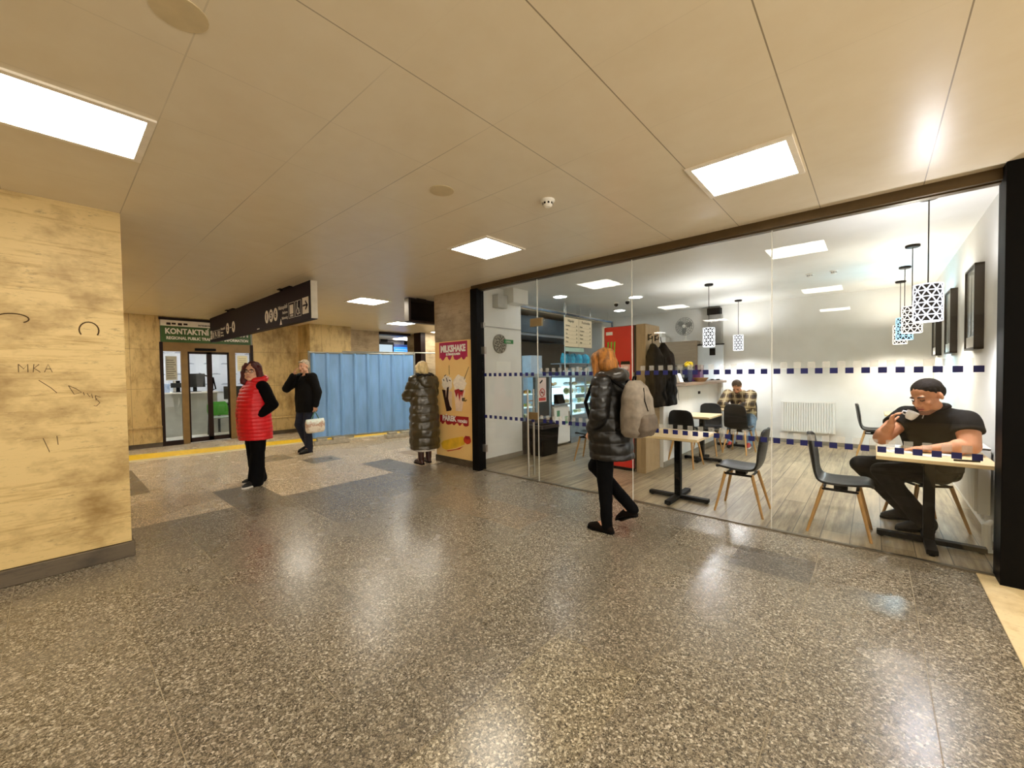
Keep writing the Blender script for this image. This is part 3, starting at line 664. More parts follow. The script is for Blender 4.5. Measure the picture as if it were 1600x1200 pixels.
# ------------------------------------------------------------------ hanging screen, smoke detector, cover plates
tv=thing('hanging_screen','dark boxed screen hanging from the ceiling behind the column','screen',(-6.2,4.6,2.44))
MB().box(-6.25,-6.11,4.20,5.1,2.44,2.865).build('case',M('dark_brown_case','#2a1c18',.35),tv,bevel=.005); MB().box(-6.11,-6.105,4.24,5.0,2.48,2.85).build('screen',M('black_glass','#0d0b0a',.08),tv); MB().box(-6.22,-6.14,4.4,4.6,2.86,ZC+.001).build('bracket',BLACK,tv)
MB().box(-6.24,-6.12,4.196,4.20,2.46,2.85).build('side_plate',M('grey_side_plate','#8b8378',.4,metal=.3),tv)
def smoke(x,y,z,label,k=1):
    t=thing('smoke_detector',label,'smoke detector',(x,y,z-.055*k))
    MB().lathe([(.055*k,0),(.055*k,-.012*k),(.046*k,-.02*k)],(x,y,z)).build('base',WHT,t,smooth=True)
    m=MB().lathe([(.040*k,-.02*k),(.036*k,-.045*k),(.022*k,-.056*k),(.004,-.057*k)],(x,y,z)); m.build('sensor_head',WHT,t,smooth=True)
    m=MB()
    for j in range(8):
        a=2*math.pi*j/8; m.obox((x+.0385*k*math.cos(a),y+.0385*k*math.sin(a),z-.031*k),(.004,.014*k,.014*k),Mx.Rotation(a,3,'Z'))
    m.build('vents',BLACK,t)
smoke(-1.95,2.66,ZC,'white smoke detector on the hall ceiling in front of the cafe')
CP=M('ceiling_cover_paint','#cdbb94',.4)
for i,(x,y) in enumerate(((-2.43,1.98),(-1.97,.36))):
    tag(MB().lathe([(.09,0),(.09,-.004),(.004,-.005)],(x,y,ZC)).build('ceiling_cover',CP,smooth=True),['round cover plate on the ceiling left of the smoke detector','round cover plate near the top edge of the ceiling'][i],'cover plate','round ceiling cover plates')
# ------------------------------------------------------------------ far passage
BLUEB=M('departure_blue','#1b62c8',.4,emit='#1d6fe0',es=.9)
b=thing('departure_board','blue lit departure board in the far passage','screen',(-14,9.5,1.9)); MB().box(-14.1,-14,8.86,10.2,1.9,2.62).build('screen',BLUEB,b); MB().box(-14.12,-13.99,8.9,9.5,2.62,2.72).build('header',M('navy_header','#14306c',.4),b)
m=MB()
for j in range(7): m.box(-13.999,-13.995,8.95,10.1-.15*(j%3),1.96+j*.09,1.99+j*.09)
m.build('text_rows',emis('pale_blue_text','#a9d6ff',1.2),b); MB().box(-14.06,-14.04,9.4,9.6,2.72,3.0).build('hanger',BLACK,b)
b=thing('info_screen','pale lit information screen left of the blue departure board','screen',(-13.9,8.5,1.9)); MB().box(-14.0,-13.92,8.1,8.84,1.6,2.78).build('case',BLACK,b,bevel=.01); MB().box(-13.92,-13.915,8.18,8.78,1.7,2.68).build('screen',emis('pale_screen','#d7ebf6',.95),b); MB().box(-13.97,-13.95,8.3,8.6,2.78,2.9).build('hanger',BLACK,b)
bb_=thing('wall_bulkhead_panel','pale grey bulkhead in the passage behind the departure board','panel',(-14.3,9.9,1.5)); MB().box(-14.4,-14.3,7,12,1.65,2.86).build('panel',GREYW,bb_); skind(bb_); bb_.name='wall_bulkhead'
gk=thing('market_stall','dark kiosk with a green fascia beyond the fence','kiosk',(-14.4,10,0)); MB().box(-15.2,-14.4,7,12.5,0,.55).build('counter',BRONZE,gk); MB().box(-15.2,-14.4,7,12.5,1.35,1.65).build('canopy',BLACK,gk); MB().box(-14.6,-14.41,7,12.5,.55,1.35).build('green_fascia',M('leaf_green','#5f8f2f',.6,var=.3,scale=5),gk)
m=MB()
for j in range(4): m.box(-14.408,-14.40,9.5,10.5,.72+j*.14,.77+j*.14)
m.build('lettering',M('pale_yellow_print','#f0f2b0',.6),gk)
# ------------------------------------------------------------------ cafe furniture
SHELL=M('black_moulded_shell','#12110f',.42,var=.2,spec=.3); BEECH=M('beech_leg','#b98b4f',.45,var=.15,stretch=(1,1,.15),scale=30); OAKT=M('pale_oak_top','#dcc193',.4,var=.08,stretch=(.3,3,3),scale=10)
OAKD=M('oak_veneer','#a58a63',.5,var=.16,stretch=(4,4,.4),scale=8); GREYOAK=M('grey_oak_veneer','#9c8b74',.5,var=.16,stretch=(.5,.5,6),scale=8)
def curve_pts(P,n):
    out=[]; m=len(P)-1
    for i in range(n+1):
        t=i/n*m; k=min(int(t),m-1); f=t-k; p=[V(P[max(0,min(m,k+d))]) for d in (-1,0,1,2)]
        out.append(.5*((2*p[1])+(-p[0]+p[2])*f+(2*p[0]-5*p[1]+4*p[2]-p[3])*f*f+(-p[0]+3*p[1]-3*p[2]+p[3])*f**3))
    return out
def chair(name,label,loc,rz,group='black shell cafe chairs'):
    t=thing(name,label,'chair',loc,rz,group)
    P=[(-.225,.432,0),(-.19,.452,0),(-.08,.442,0),(.06,.436,0),(.15,.452,0),(.195,.52,0),(.225,.64,0),(.245,.78,0),(.258,.87,0),(.262,.905,0)]
    W=[(.13,0,0),(.185,0,0),(.215,0,0),(.22,0,0),(.212,0,0),(.205,0,0),(.205,0,0),(.195,0,0),(.165,0,0),(.10,0,0)]
    pts=curve_pts(P,30); ws=curve_pts(W,30); m=MB(); rows=[]
    for i,(p,w_) in enumerate(zip(pts,ws)):
        back=min(1,max(0,(p.y-.46)/.2)); r=[]
        for j in range(13):
            u=(j-6)/6; curl=.028*(u*u)*(1-back)+0; fwd=-.035*(u*u)*back
            r.append(V((u*w_.x,p.x+fwd,p.y+curl)))
        rows.append(r)
    m.rings(rows,cap=False,closed=False)
    me=m.mesh('shell'); me.materials.append(SHELL)
    o=link_mesh('shell',me,t,local=True,smooth=True,ang=80); s=o.modifiers.new('thick','SOLIDIFY'); s.thickness=.022; s.offset=-1; b=o.modifiers.new('sub','SUBSURF'); b.levels=1; b.render_levels=1
    f=MB()
    for sy in (-.12,.12): f.tube([(-.15,sy,.405),(.15,sy,.405)],.012,8)
    for sx in (-.15,.15): f.tube([(sx,-.13,.408),(sx,.13,.408)],.012,8)
    f.box(-.05,.05,-.05,.05,.395,.43); f.build('under_frame',BLACK,t,local=True)
    for sx in (-1,1):
        for sy in (-1,1):
            MB().cyl((sx*.205,sy*(.215 if sy<0 else .235),0),(sx*.14,sy*.125,.42),.011,.017,12).build('leg',BEECH,t,smooth=True,local=True)
    return t
c0=chair('cafe_chair','black shell chair with beech legs at the near small table, right of the walking woman',(-1.06,4.92,0),-90)
def ch(loc,rz,label): return place(copy_tree(c0),loc,rz,label)
ch((-.22,4.84,0),90,'black shell chair facing the drinking man across the right front table')
ch((.36,5.52,0),-62,'black shell chair the drinking man sits on')
ch((.02,9.3,0),90,'black shell chair by the far right table near the radiator')
ch((-2.25,6.72,0),178,'black shell chair with its back to the glass, at the middle table by the partition')
ch((-2.27,7.94,0),2,'black shell chair on the far side of the middle table by the partition')
ch((-1.84,8.36,0),172,'black shell chair with its back to the glass, facing the plaid shirt man')
ch((-3.64,6.12,0),-80,'black shell chair left of the walking woman, before the chilled display')
ch((-2.02,9.62,0),0,'black shell chair the plaid shirt man sits on')
def table(label,x0,x1,y0,y1,z,px,py,bl=.34,group='pedestal cafe tables'):
    t=thing('cafe_table',label,'table',(px,py,0),0,group)
    MB().box(x0,x1,y0,y1,z-.03,z).build('table_top',OAKT,t,bevel=.004)
    MB().box(px-.035,px+.035,py-.035,py+.035,.05,z-.035).build('pedestal',BLACK,t,bevel=.006)
    b=MB(); b.box(px-bl,px+bl,py-.035,py+.035,.015,.055); b.box(px-.035,px+.035,py-bl,py+bl,.015,.055)
    for dx,dy in ((bl-.03,0),(-bl+.03,0),(0,bl-.03),(0,-bl+.03)): b.cyl((px+dx,py+dy,0),(px+dx,py+dy,.02),.02,seg=10)
    b.build('cross_base',BLACK,t,bevel=.005); MB().box(px-.2,px+.2,py-.2,py+.2,z-.045,z-.03).build('mount_plate',BLACK,t); return t
table('pale oak pedestal table just behind the glass near the walking woman',-2.10,-1.42,4.60,5.33,.76,-1.72,4.88)
table('pale oak pedestal table against the partition, second from the glass',-2.44,-1.96,6.95,7.72,.76,-2.16,7.25,.3)
table('pale oak table the plaid shirt man leans on',-2.36,-1.84,8.58,9.22,.76,-2.1,8.95,.27)
table('pale oak pedestal table at the right front with napkins, where the drinking man sits',.02,.695,4.54,5.30,.78,.36,4.93,.33)
table('pale oak table at the far right against the side wall',.14,.77,8.95,9.6,.76,.45,9.3,.3)
# things on the right front table
PAP=M('white_paper','#f4f2ea',.6,var=.03)
for i,(x,y,rz,w_,h_) in enumerate(((.17,4.86,8,.16,.12),(.33,4.74,-12,.13,.07),(.44,4.86,25,.11,.07))):
    m=MB().obox((0,0,.0015),(w_,h_,.003)); m.obox((.01,.004,.0055),(w_*.8,h_*.8,.005),Mx.Rotation(.2,3,'Z')); o=m.build('paper_napkin',PAP); o.location=(x,y,.7803); o.rotation_euler=(0,0,R(rz))
    tag(o,['larger white napkin at the left on the right front table','folded white napkin in the middle of the right front table','small white napkin by the forearm on the right front table'][i],'napkin','napkins on the front table')
tag(MB().tube([(.47,4.62,.788),(.61,4.66,.788)],[.007,.007],8).build('pen',BLACK),'dark pen lying on the right front table','pen')
# ------------------------------------------------------------------ pendants
SHADE=M('dark_shade_fabric','#15151c',.6,var=.2)
def pendant(x,y,zb,tint,label,st=1.6,grp='lattice shade pendants'):
    t=thing('pendant_lamp',label,'pendant lamp',(x,y,ZK),0,grp); zt=zb+.31; r=.088
    MB().lathe([(.068,0),(.068,-.022),(.06,-.03),(.004,-.03)],(x,y,ZK)).build('ceiling_rose',BLACK,t,smooth=True)
    MB().cyl((x,y,ZK-.03),(x,y,zt-.05),.0045,seg=8).build('cord',BLACK,t)
    m=MB(); N=20
    m.rings([[V((x+r*math.cos(2*math.pi*j/N),y+r*math.sin(2*math.pi*j/N),z)) for j in range(N)] for z in (zb,zt)],cap=False)
    sh=m.build('lamp_shade',SHADE,t,smooth=True,label='dark cylinder shade')
    EM=emis('lattice_glow_%d%d%d'%tuple(int(q*99) for q in tint),tint,st); l=MB(); K=9; rows=6; hh=.31/rows; rr=r+.002
    def pt(k,row): a=2*math.pi*(k+(row%2)*.5)/K; return V((x+rr*math.cos(a),y+rr*math.sin(a),zb+row*hh))
    def strip(a,b):
        for q in range(2):
            p=a.lerp(b,q/2); p2=a.lerp(b,(q+1)/2)
            for w2 in (p,p2): d=V((w2.x-x,w2.y-y,0)).normalized(); w2.x=x+d.x*rr; w2.y=y+d.y*rr
            l.tube([p,p2],.0052,4)
    for row in range(rows+1):
        for k in range(K):
            if row>0: strip(pt(k,row),pt(k+1,row))
            if row<rows:
                if row%2==0: strip(pt(k,row),pt(k,row+1)); strip(pt(k,row),pt(k-1,row+1))
                else: strip(pt(k,row),pt(k,row+1)); strip(pt(k,row),pt(k+1,row+1))
    l.build('lattice',EM,sh,label='glowing white triangle lattice')
    MB().lathe([(.087,zb-.004),(.087,zb+.004),(.003,zb+.004)],(x,y,0)).build('diffuser',emis('pend_diff_%d%d%d'%tuple(int(q*99) for q in tint),tint,5),t,label='glowing disc under the shade')
    ld=bpy.data.lights.new('bulb','POINT'); ld.energy=PENDANT_W; ld.color=tint; ld.shadow_soft_size=.04
    lo=bpy.data.objects.new('bulb_light',ld); COL.objects.link(lo); lo.parent=t; lo.location=(0,0,zt-.03-ZK)
    l2=bpy.data.lights.new('bulb_down','SPOT'); l2.energy=PENDANT_W*2.2; l2.color=tint; l2.spot_size=R(165); l2.spot_blend=.6; l2.shadow_soft_size=.07
    lo=bpy.data.objects.new('bulb_down_light',l2); COL.objects.link(lo); lo.parent=t; lo.location=(0,0,zb-.03-ZK)
pendant(.345,5.0,1.905,(.93,.92,1),'nearest lattice pendant of the row along the right wall')
pendant(.34,6.85,1.93,(1,.92,.84),'second warm white lattice pendant of the row along the right wall')
pendant(.33,8.2,1.92,(.5,.82,1),'light blue glowing lattice pendant, third in the right wall row')
pendant(.33,9.5,1.92,(1,.9,.78),'farthest lattice pendant of the row along the right wall')
pendant(-2.09,7.4,1.92,(.97,.97,1),'lattice pendant by the partition, nearer of the two on the left')
pendant(-2.11,9.5,1.93,(.97,.97,1),'lattice pendant over the plaid shirt man')
# downlights over the kitchen; the last two are added unseen fill
SPOT=emis('downlight_glow','#f4faff',CAFE_SPOT)
for i,(x,y) in enumerate(((-4.50,6.5),(-3.48,7.6),(-4.5,8.95),(-6.2,7.2),(-5.9,9.2))):
    t=thing('downlight',['round downlight over the entrance side of the food counter','round downlight above the red drinks fridge','round downlight deep over the chilled display','added unseen fill downlight over the kitchen','added unseen fill downlight at the kitchen rear'][i],'downlight',(x,y,ZK-.01),0,'round cafe downlights')
    MB().lathe([(.15,.0),(.15,-.012),(.125,-.014)],(x,y,ZK),cap=False).build('rim',WHT,t,smooth=True); MB().lathe([(.126,-.009),(.003,-.009)],(x,y,ZK),cap=False).build('diffuser',SPOT,t)
ld=bpy.data.lights.new('kitchen_strip','AREA'); ld.energy=KITCHEN_W; ld.color=(.45,.78,1); ld.shape='RECTANGLE'; ld.size=.15; ld.size_y=2.6
lo=bpy.data.objects.new('kitchen_strip_light',ld); COL.objects.link(lo); lo.location=(-5.9,7.7,2.62)
for i,(x,y) in enumerate(((-.74,7.75),(-.45,7.75))): smoke(x,y,ZK,['left small sensor on the cafe ceiling','right small sensor on the cafe ceiling'][i],.9)
for i,(x,y) in enumerate(((-4.05,7.9),(-3.75,7.8))):
    t=thing('ceiling_camera',['left small dome camera over the counter','right small dome camera over the counter'][i],'camera',(x,y,ZK-.09)); MB().lathe([(.05,0),(.05,-.03)],(x,y,ZK)).build('base',WHT,t); MB().ell((x,y,ZK-.05),(.042,.042,.04)).build('dome',BLACK,t,smooth=True)
# ------------------------------------------------------------------ framed pictures on the right wall
GLS=M('picture_grey_print','#8f8f86',.25,var=.25,scale=3,coat=.4); FRM=M('dark_picture_frame','#221a12',.4)
for i,(y0,y1,z0,z1) in enumerate(((5.86,6.42,1.68,2.50),(7.50,8.06,1.69,2.50),(9.08,9.64,1.70,2.49))):
    t=thing('framed_picture',['nearest deep framed grey tower picture on the right wall','middle deep framed grey picture on the right wall','farthest deep framed picture on the right wall, behind the pendants'][i],'picture',(.78,(y0+y1)/2,z0),0,'framed pictures on the right wall')
    f=MB(); f.box(.715,.78,y0,y0+.02,z0,z1); f.box(.715,.78,y1-.02,y1,z0,z1); f.box(.715,.78,y0,y1,z0,z0+.02); f.box(.715,.78,y0,y1,z1-.02,z1); f.build('frame',FRM,t)
    MB().box(.73,.74,y0+.015,y1-.015,z0+.015,z1-.015).build('print',GLS,t); MB().box(.7275,.73,y0+.03,y1-.03,z0+.02,z0+.13).build('white_margin',PAP,t)
    yc=(y0+y1)/2; MB().prism([(.7285,yc-.05,z0+.14),(.7285,yc+.05,z0+.14),(.7285,yc+.012,z0+.45),(.7285,yc,z1-.1),(.7285,yc-.012,z0+.45)],(.001,0,0)).build('tower_print',M('tower_dark','#55544e',.4),t)
# ------------------------------------------------------------------ radiators
RAD=M('radiator_enamel','#ebe8df',.3,var=.02)
def radiator(label,x0,x1,z0,z1,yf,axis='x'):
    t=thing('radiator',label,'radiator',((x0+x1)/2,yf,z0) if axis=='x' else (yf,(x0+x1)/2,z0)); n=int((x1-x0)/.04); pts=[]
    for i in range(n):
        a=x0+(x1-x0)*i/n; w_=(x1-x0)/n; pts+=[(a,0),(a+w_*.3,-.022),(a+w_*.7,-.022)]
    pts.append((x1,0)); pts+=[(x1,.02),(x0,.02)]
    sw=(lambda u,v,z:(u,yf+v,z)) if axis=='x' else (lambda u,v,z:(yf+v,u,z))
    MB().prism([sw(u,v,z0+.02) for u,v in pts],(0,0,z1-z0-.04)).build('front_panel',RAD,t)
    b=MB()
    def bx(u0,u1,v0,v1,a,c): 
        p=sw(u0,v0,a); q=sw(u1,v1,c); b.box(min(p[0],q[0]),max(p[0],q[0]),min(p[1],q[1]),max(p[1],q[1]),a,c)
    bx(x0-.01,x1+.01,-.005,.07,z1-.02,z1+.004); bx(x0-.01,x0+.012,-.005,.07,z0,z1); bx(x1-.012,x1+.01,-.005,.07,z0,z1); bx(x0,x1,-.005,.02,z0,z0+.02); b.build('casing',RAD,t,bevel=.004)
    p=MB()
    for u in (x0+.1,x1-.1): p.tube([sw(u,.04,z0+.02),sw(u,.04,z0-.08),sw(u,.075,z0-.08)],.01,8)
    p.build('pipe',RAD,t)
    return t
radiator('white ribbed radiator on the rear cafe wall',-1.42,-.56,.24,.86,10.04)
radiator('long white radiator low on the right wall beside the drinking man',5.35,6.7,.22,.80,.692,'y')
pp=thing('heating_pipe','white heating pipe with a brown valve at the foot of the right wall','pipe',(.73,4.9,0))
MB().tube([(.735,6.9,.13),(.735,5.12,.15),(.735,5.05,.155)],.016,10).build('pipe_run',RAD,pp); MB().tube([(.70,5.02,.01),(.70,5.02,.22),(.73,5.06,.24)],[.03,.03,.02],10).build('riser',RAD,pp,smooth=True)
m=MB(); m.cyl((.735,4.80,.0),(.735,4.80,.14),.016); m.ell((.735,4.80,.15),(.032,.032,.035)); m.cyl((.735,4.80,.19),(.735,4.80,.215),.022); m.ell((.735,4.8,.07),(.028,.026,.025)); m.build('valve',M('rusty_valve','#6b5030',.6,var=.3,scale=30),pp,smooth=True)
MB().lathe([(.05,0),(.045,.01),(.01,.012)],(.70,5.02,.004)).build('floor_flange',RAD,pp)
# ------------------------------------------------------------------ red fridge, oak cabinet, coats
RED=M('red_fridge_print','#d3201c',.3,var=.06); DGR=M('dark_fridge_side','#3b322a',.4)
f=thing('drinks_fridge','tall red drinks fridge with green claw mark','fridge',(-2.95,6.05,0))
MB().box(-3.18,-2.66,5.82,6.28,.04,2.21).build('cabinet',DGR,f,bevel=.006); dr=MB().box(-3.17,-2.70,5.785,5.82,.05,2.20).build('door',RED,f,bevel=.006)
MB().box(-3.215,-3.18,5.79,6.28,.04,2.22).build('side_trim',WHT,f); MB().box(-3.17,-2.7,5.80,5.83,0,.045).build('kickplate',BLACK,f)
CLAW=M('claw_green','#6fbf2a',.4); m=MB()
for q in range(3):
    x=-3.12+q*.055; m.prism([(x,5.7835,1.97),(x+.03,5.7835,1.98),(x+.022,5.7835,1.90),(x+.02,5.7835,1.76),(x+.008,5.7835,1.70),(x+.004,5.7835,1.88)],(0,.0025,0))
m.build('claw_mark',CLAW,dr,label='green three stroke claw mark')
MB().box(-3.14,-3.03,5.782,5.7845,2.08,2.13).build('price_label',PAP,dr)
PAPER_CUP=M('pink_cup_print','#e9b7a8',.4,var=.15,scale=20)
for i,x in enumerate((-3.0,-2.82)):
    m=MB(); m.prism([(x-.06,5.783,1.30),(x+.06,5.783,1.30),(x+.075,5.783,1.62),(x-.075,5.783,1.62)],(0,.0025,0)); m.build('printed_cup',PAPER_CUP,dr); 
    m=MB(); m.prism([(x-.08,5.7825,1.62),(x+.08,5.7825,1.62),(x+.07,5.7825,1.67),(x-.07,5.7825,1.67)],(0,.003,0)); m.build('printed_lid',BLACK,dr)
    m=MB(); m.box(x-.05,x+.05,5.7815,5.783,1.52,1.55); m.box(x-.04,x+.04,5.7815,5.783,1.45,1.47); m.build('printed_band',RED,dr)
MB().box(-2.70,-2.675,5.77,5.79,.9,1.5).build('handle',STEEL,dr)
oc=thing('oak_cabinet','tall oak end panel cabinet beside the red fridge, hung with black coats','cabinet',(-2.56,6.05,0))
MB().box(-2.645,-2.50,5.78,6.30,.0,2.21).build('carcass',OAKD,oc,bevel=.003); MB().box(-2.655,-2.635,5.80,6.29,.05,2.2).build('inner_edge',BLACK,oc)
for y in (5.88,6.12):
    m=MB(); m.box(-2.50,-2.49,y-.015,y+.015,1.97,2.06); m.tube([(-2.49,y,2.0),(-2.45,y,1.99),(-2.44,y,2.03)],.008,8); m.tube([(-2.49,y,2.04),(-2.45,y,2.06)],.007,8); m.build('coat_hook',BLACK,oc)
def sculpt(name,mb,mat,parent,voxel=.008,sm=6,namp=0,nfreq=8,quilt=None,local=True,label=None,fn=None,sub=None,ang=180):
    me=mb.mesh('w'); me=evalmesh(me,[('REMESH',dict(mode='VOXEL',voxel_size=voxel)),('SMOOTH',dict(factor=.5,iterations=sm))])
    if namp or quilt or fn:
        ns=[v.normal.copy() for v in me.vertices]
        for v,n in zip(me.vertices,ns):
            d=0
            if namp: d+=namp*(mnoise.noise(v.co*nfreq)+.5*mnoise.noise(v.co*nfreq*2.3))
            if quilt:
                per,amp,off=quilt[:3]; u=(v.co.z-off)/per+ (.10*mnoise.noise(v.co*5)); d+=amp*(abs(math.sin(math.pi*u))**.5-.75)
            if fn: d+=fn(v.co,n)
            v.co+=n*d
    me.materials.clear()
    for q in (mat if isinstance(mat,(list,tuple)) else [mat]): me.materials.append(q)
    o=link_mesh(name,me,parent,local=local,smooth=True,ang=ang)
    if label: o['label']=label
    return o
BLKC=M('black_coat_cloth','#0c0a08',.85,var=.4,scale=12,spec=.1)
for i,(y,z1,x) in enumerate(((5.88,1.93,-2.40),(6.18,1.95,-2.37))):
    t=thing('hanging_coat',['black coat on the nearer hook of the oak cabinet','black coat on the farther hook, nearer the partition'][i],'coat',(x,y,.99),0,'black coats on the oak cabinet')
    m=MB(); m.loft([((x-.03,y,z1),.03,.03),((x-.01,y,z1-.08),.06,.10),((x,y,z1-.2),.095,.21),((x+.01,y,z1-.5),.11,.24),((x+.02,y+.02,z1-.8),.11,.24),((x+.03,y+.03,1.0),.11,.22)],p=2.6)
    for s_ in (-1,1): m.cap((x+.02,y+s_*.19,z1-.25),.06,(x+.04,y+s_*.23,1.22),.05)
    o=sculpt('coat_body',m,BLKC,t,.016,4,.02,7,local=False); m=MB().tube([(x-.04,y,z1-.02),(x-.05,y-.02*(i*2-1),z1+.02),(x-.05,y-.04*(i*2-1),2.03)],.006,6); m.build('loop',BLKC,t)
# ------------------------------------------------------------------ partition counter top and clutter
CTOP=M('brown_counter_top','#6f5841',.4,var=.15,scale=6)
t=thing('serving_counter_top','long brown serving counter top on the white partition','counter top',(-2.6,7.9,1.26)); MB().box(-2.92,-2.33,6.32,9.5,1.262,1.305).build('slab',CTOP,t,bevel=.004)
def prop(nm,lab,cat,mb,mat,grp=None,**k): return tag(mb.build(nm,mat,**k),lab,cat,grp)
z0=1.3055
v=thing('flower_pot','dark pot with a yellow blossom standing in for a small figure on the serving counter','plant',(-2.62,8.0,z0))  # blossom takes the place of a small yellow figure
MB().lathe([(.06,0),(.075,.12),(.08,.24),(.07,.25),(.06,.2)],(-2.62,8.0,z0)).build('pot',M('navy_pot','#1d2233',.4),v,smooth=True)
m=MB()
for j in range(9): a=j*2.4; m.ell((-2.62+.05*math.cos(a),8.0+.05*math.sin(a),z0+.33+.03*math.sin(j*1.7)),(.036,.036,.022),Mx.Rotation(a,3,'Z')@Mx.Rotation(.7,3,'Y'),10,6)
m.build('blossom',M('yellow_petal','#f2cf12',.5,var=.15),v,smooth=True); MB().tube([(-2.62,8,z0+.2),(-2.62,8,z0+.33)],.008,6).build('stem',M('stem_green','#3f6b2a',.6),v)
prop('gift_box','purple box on the serving counter by the yellow blossom','box',MB().box(-2.7,-2.54,8.42,8.6,z0,z0+.19),M('purple_card','#5a2357',.5,var=.2),bevel=.004)
prop('gift_box','slim upright purple box behind the yellow blossom','box',MB().box(-2.7,-2.58,8.62,8.80,z0,z0+.33),M('dark_purple_card','#4a1c46',.5,var=.2),bevel=.004)
prop('bread_basket','brown bread basket on the serving counter','basket',MB().lathe([(.08,0),(.13,.06),(.14,.075),(.12,.07),(.07,.02),(.003,.02)],(-2.48,8.25,z0)),M('basket_brown','#8a6236',.7,var=.3,scale=40),smooth=True)
prop('napkin_box','white napkin box on the near end of the serving counter','box',MB().box(-2.75,-2.6,6.95,7.15,z0,z0+.22),PAP,bevel=.01)
prop('card_stand','small white card stand on the serving counter','card',MB().prism([(-2.6,7.3,z0),(-2.52,7.3,z0),(-2.58,7.3,z0+.16)],(0,.14,0)),PAP)
m=MB()
for j in range(6): a=j; m.tube([(-2.55,7.5+.02*j,z0+.005),(-2.53+.05*math.cos(a),7.52+.05*math.sin(a),z0+.09),(-2.5,7.56+.02*j,z0+.02)],.009,6)
prop('cable_bundle','tangle of black cable on the serving counter','cable',m,BLACK)
prop('bottle','dark slim bottle on the serving counter','bottle',MB().lathe([(.03,0),(.032,.14),(.015,.19),(.013,.25),(.003,.25)],(-2.66,7.62,z0)),BLACK,smooth=True)
prop('tray','brown wooden tray near the coats on the serving counter','tray',MB().box(-2.62,-2.38,6.7,7.1,z0,z0+.02),CTOP,bevel=.006)
sk=thing('wall_socket','small dark socket on the partition','socket',(-2.449,7.6,1.1)); MB().box(-2.45,-2.438,8.0,8.10,1.08,1.13).build('plate',BLACK,sk); 
MB().tube([(-2.448,6.95,1.2),(-2.446,6.97,1.05),(-2.446,7.0,1.02)],.003,5).build('cord',M('thin_dark_cord','#6b6558',.6),sk)
# ------------------------------------------------------------------ rear: wall cabinet, fan, whiteboard
wc=thing('wall_cabinet','grey oak wall cabinet on the rear wall under the fan','cabinet',(-3.45,9.95,1.62)); MB().box(-4.6,-3.04,9.82,10.13,1.62,2.21).build('carcass',GREYOAK,wc)
for a,b in ((-4.6,-3.85),(-3.84,-3.05)):
    dd=MB().box(a,b,9.80,9.82,1.63,2.20).build('door',GREYOAK,wc); MB().box(a+.1,b-.1,9.785,9.80,1.66,1.675).build('handle',STEEL,dd)
prop('paper_stack','flat white boxes stacked on the wall cabinet','box',MB().box(-4.3,-3.75,9.84,10.1,2.2105,2.34).box(-4.25,-3.85,9.86,10.08,2.34,2.44),PAP,bevel=.004)
fan=thing('desk_fan','white desk fan standing on the rear wall cabinet','fan',(-3.33,9.95,2.211)); fx,fy_,fz_=-3.33,9.90,2.56; yax=Mx.Rotation(R(90),3,'X')
MB().lathe([(.12,0),(.11,.02),(.03,.03),(.02,.06)],(fx,9.97,2.211)).build('base',WHT,fan,smooth=True); MB().tube([(fx,9.97,2.25),(fx,9.97,2.5)],.018,10).build('stem',WHT,fan)
MB().tube([(fx,9.87,fz_),(fx,10.04,fz_)],[.05,.045],14).build('motor',WHT,fan,smooth=True)
m=MB()
for r_ in (.05,.09,.13,.17,.205): m.tube([(fx+r_*math.cos(2*math.pi*j/28),fy_-.055*(1-(r_/.21)**2),fz_+r_*math.sin(2*math.pi*j/28)) for j in range(29)],.0055,4)
for j in range(18): a=2*math.pi*j/18; m.tube([(fx+r_*math.cos(a),fy_-.055*(1-(r_/.21)**2),fz_+r_*math.sin(a)) for r_ in (.03,.1,.16,.21)],.0038,4)
m.build('grille',M('fan_grille_grey','#8f8d86',.4),fan)
for j in range(3):
    a=2*math.pi*j/3+.4; c=V((fx+.10*math.cos(a),fy_,fz_+.10*math.sin(a))); MB().ell(c,(.085,.006,.06),Mx.Rotation(-a,3,'Y')@Mx.Rotation(.35,3,'X'),14,8).build('blade',M('grey_blade','#a9a9a4',.4),fan,smooth=True)
MB().ell((fx,fy_-.05,fz_),(.04,.02,.04)).build('hub',WHT,fan,smooth=True)
wb=thing('whiteboard','pale whiteboard with a black top rail leaning on the rear wall','whiteboard',(-2.85,9.85,1.3))
MB().box(-3.08,-2.50,9.90,9.92,1.31,2.10).build('board',M('board_bluewhite','#dfe6ea',.2,var=.03),wb); MB().box(-3.10,-2.48,9.885,9.93,2.09,2.115).build('top_rail',BLACK,wb); MB().box(-2.78,-2.66,9.89,9.9,1.86,2.02).build('black_clip',BLACK,wb)
for x in (-2.72,-2.6): MB().box(x-.03,x+.03,9.86,9.93,z0,1.325).build('foot',BLACK,wb)
# ------------------------------------------------------------------ kitchen side
KST=M('counter_steel','#a9b3bb',.3,metal=.7); KDK=M('dark_counter_front','#4b4038',.5,var=.15); LITEB=M('lit_display_interior','#e4f2f4',.4,emit='#cfeef5',es=.75)
X1=-4.83
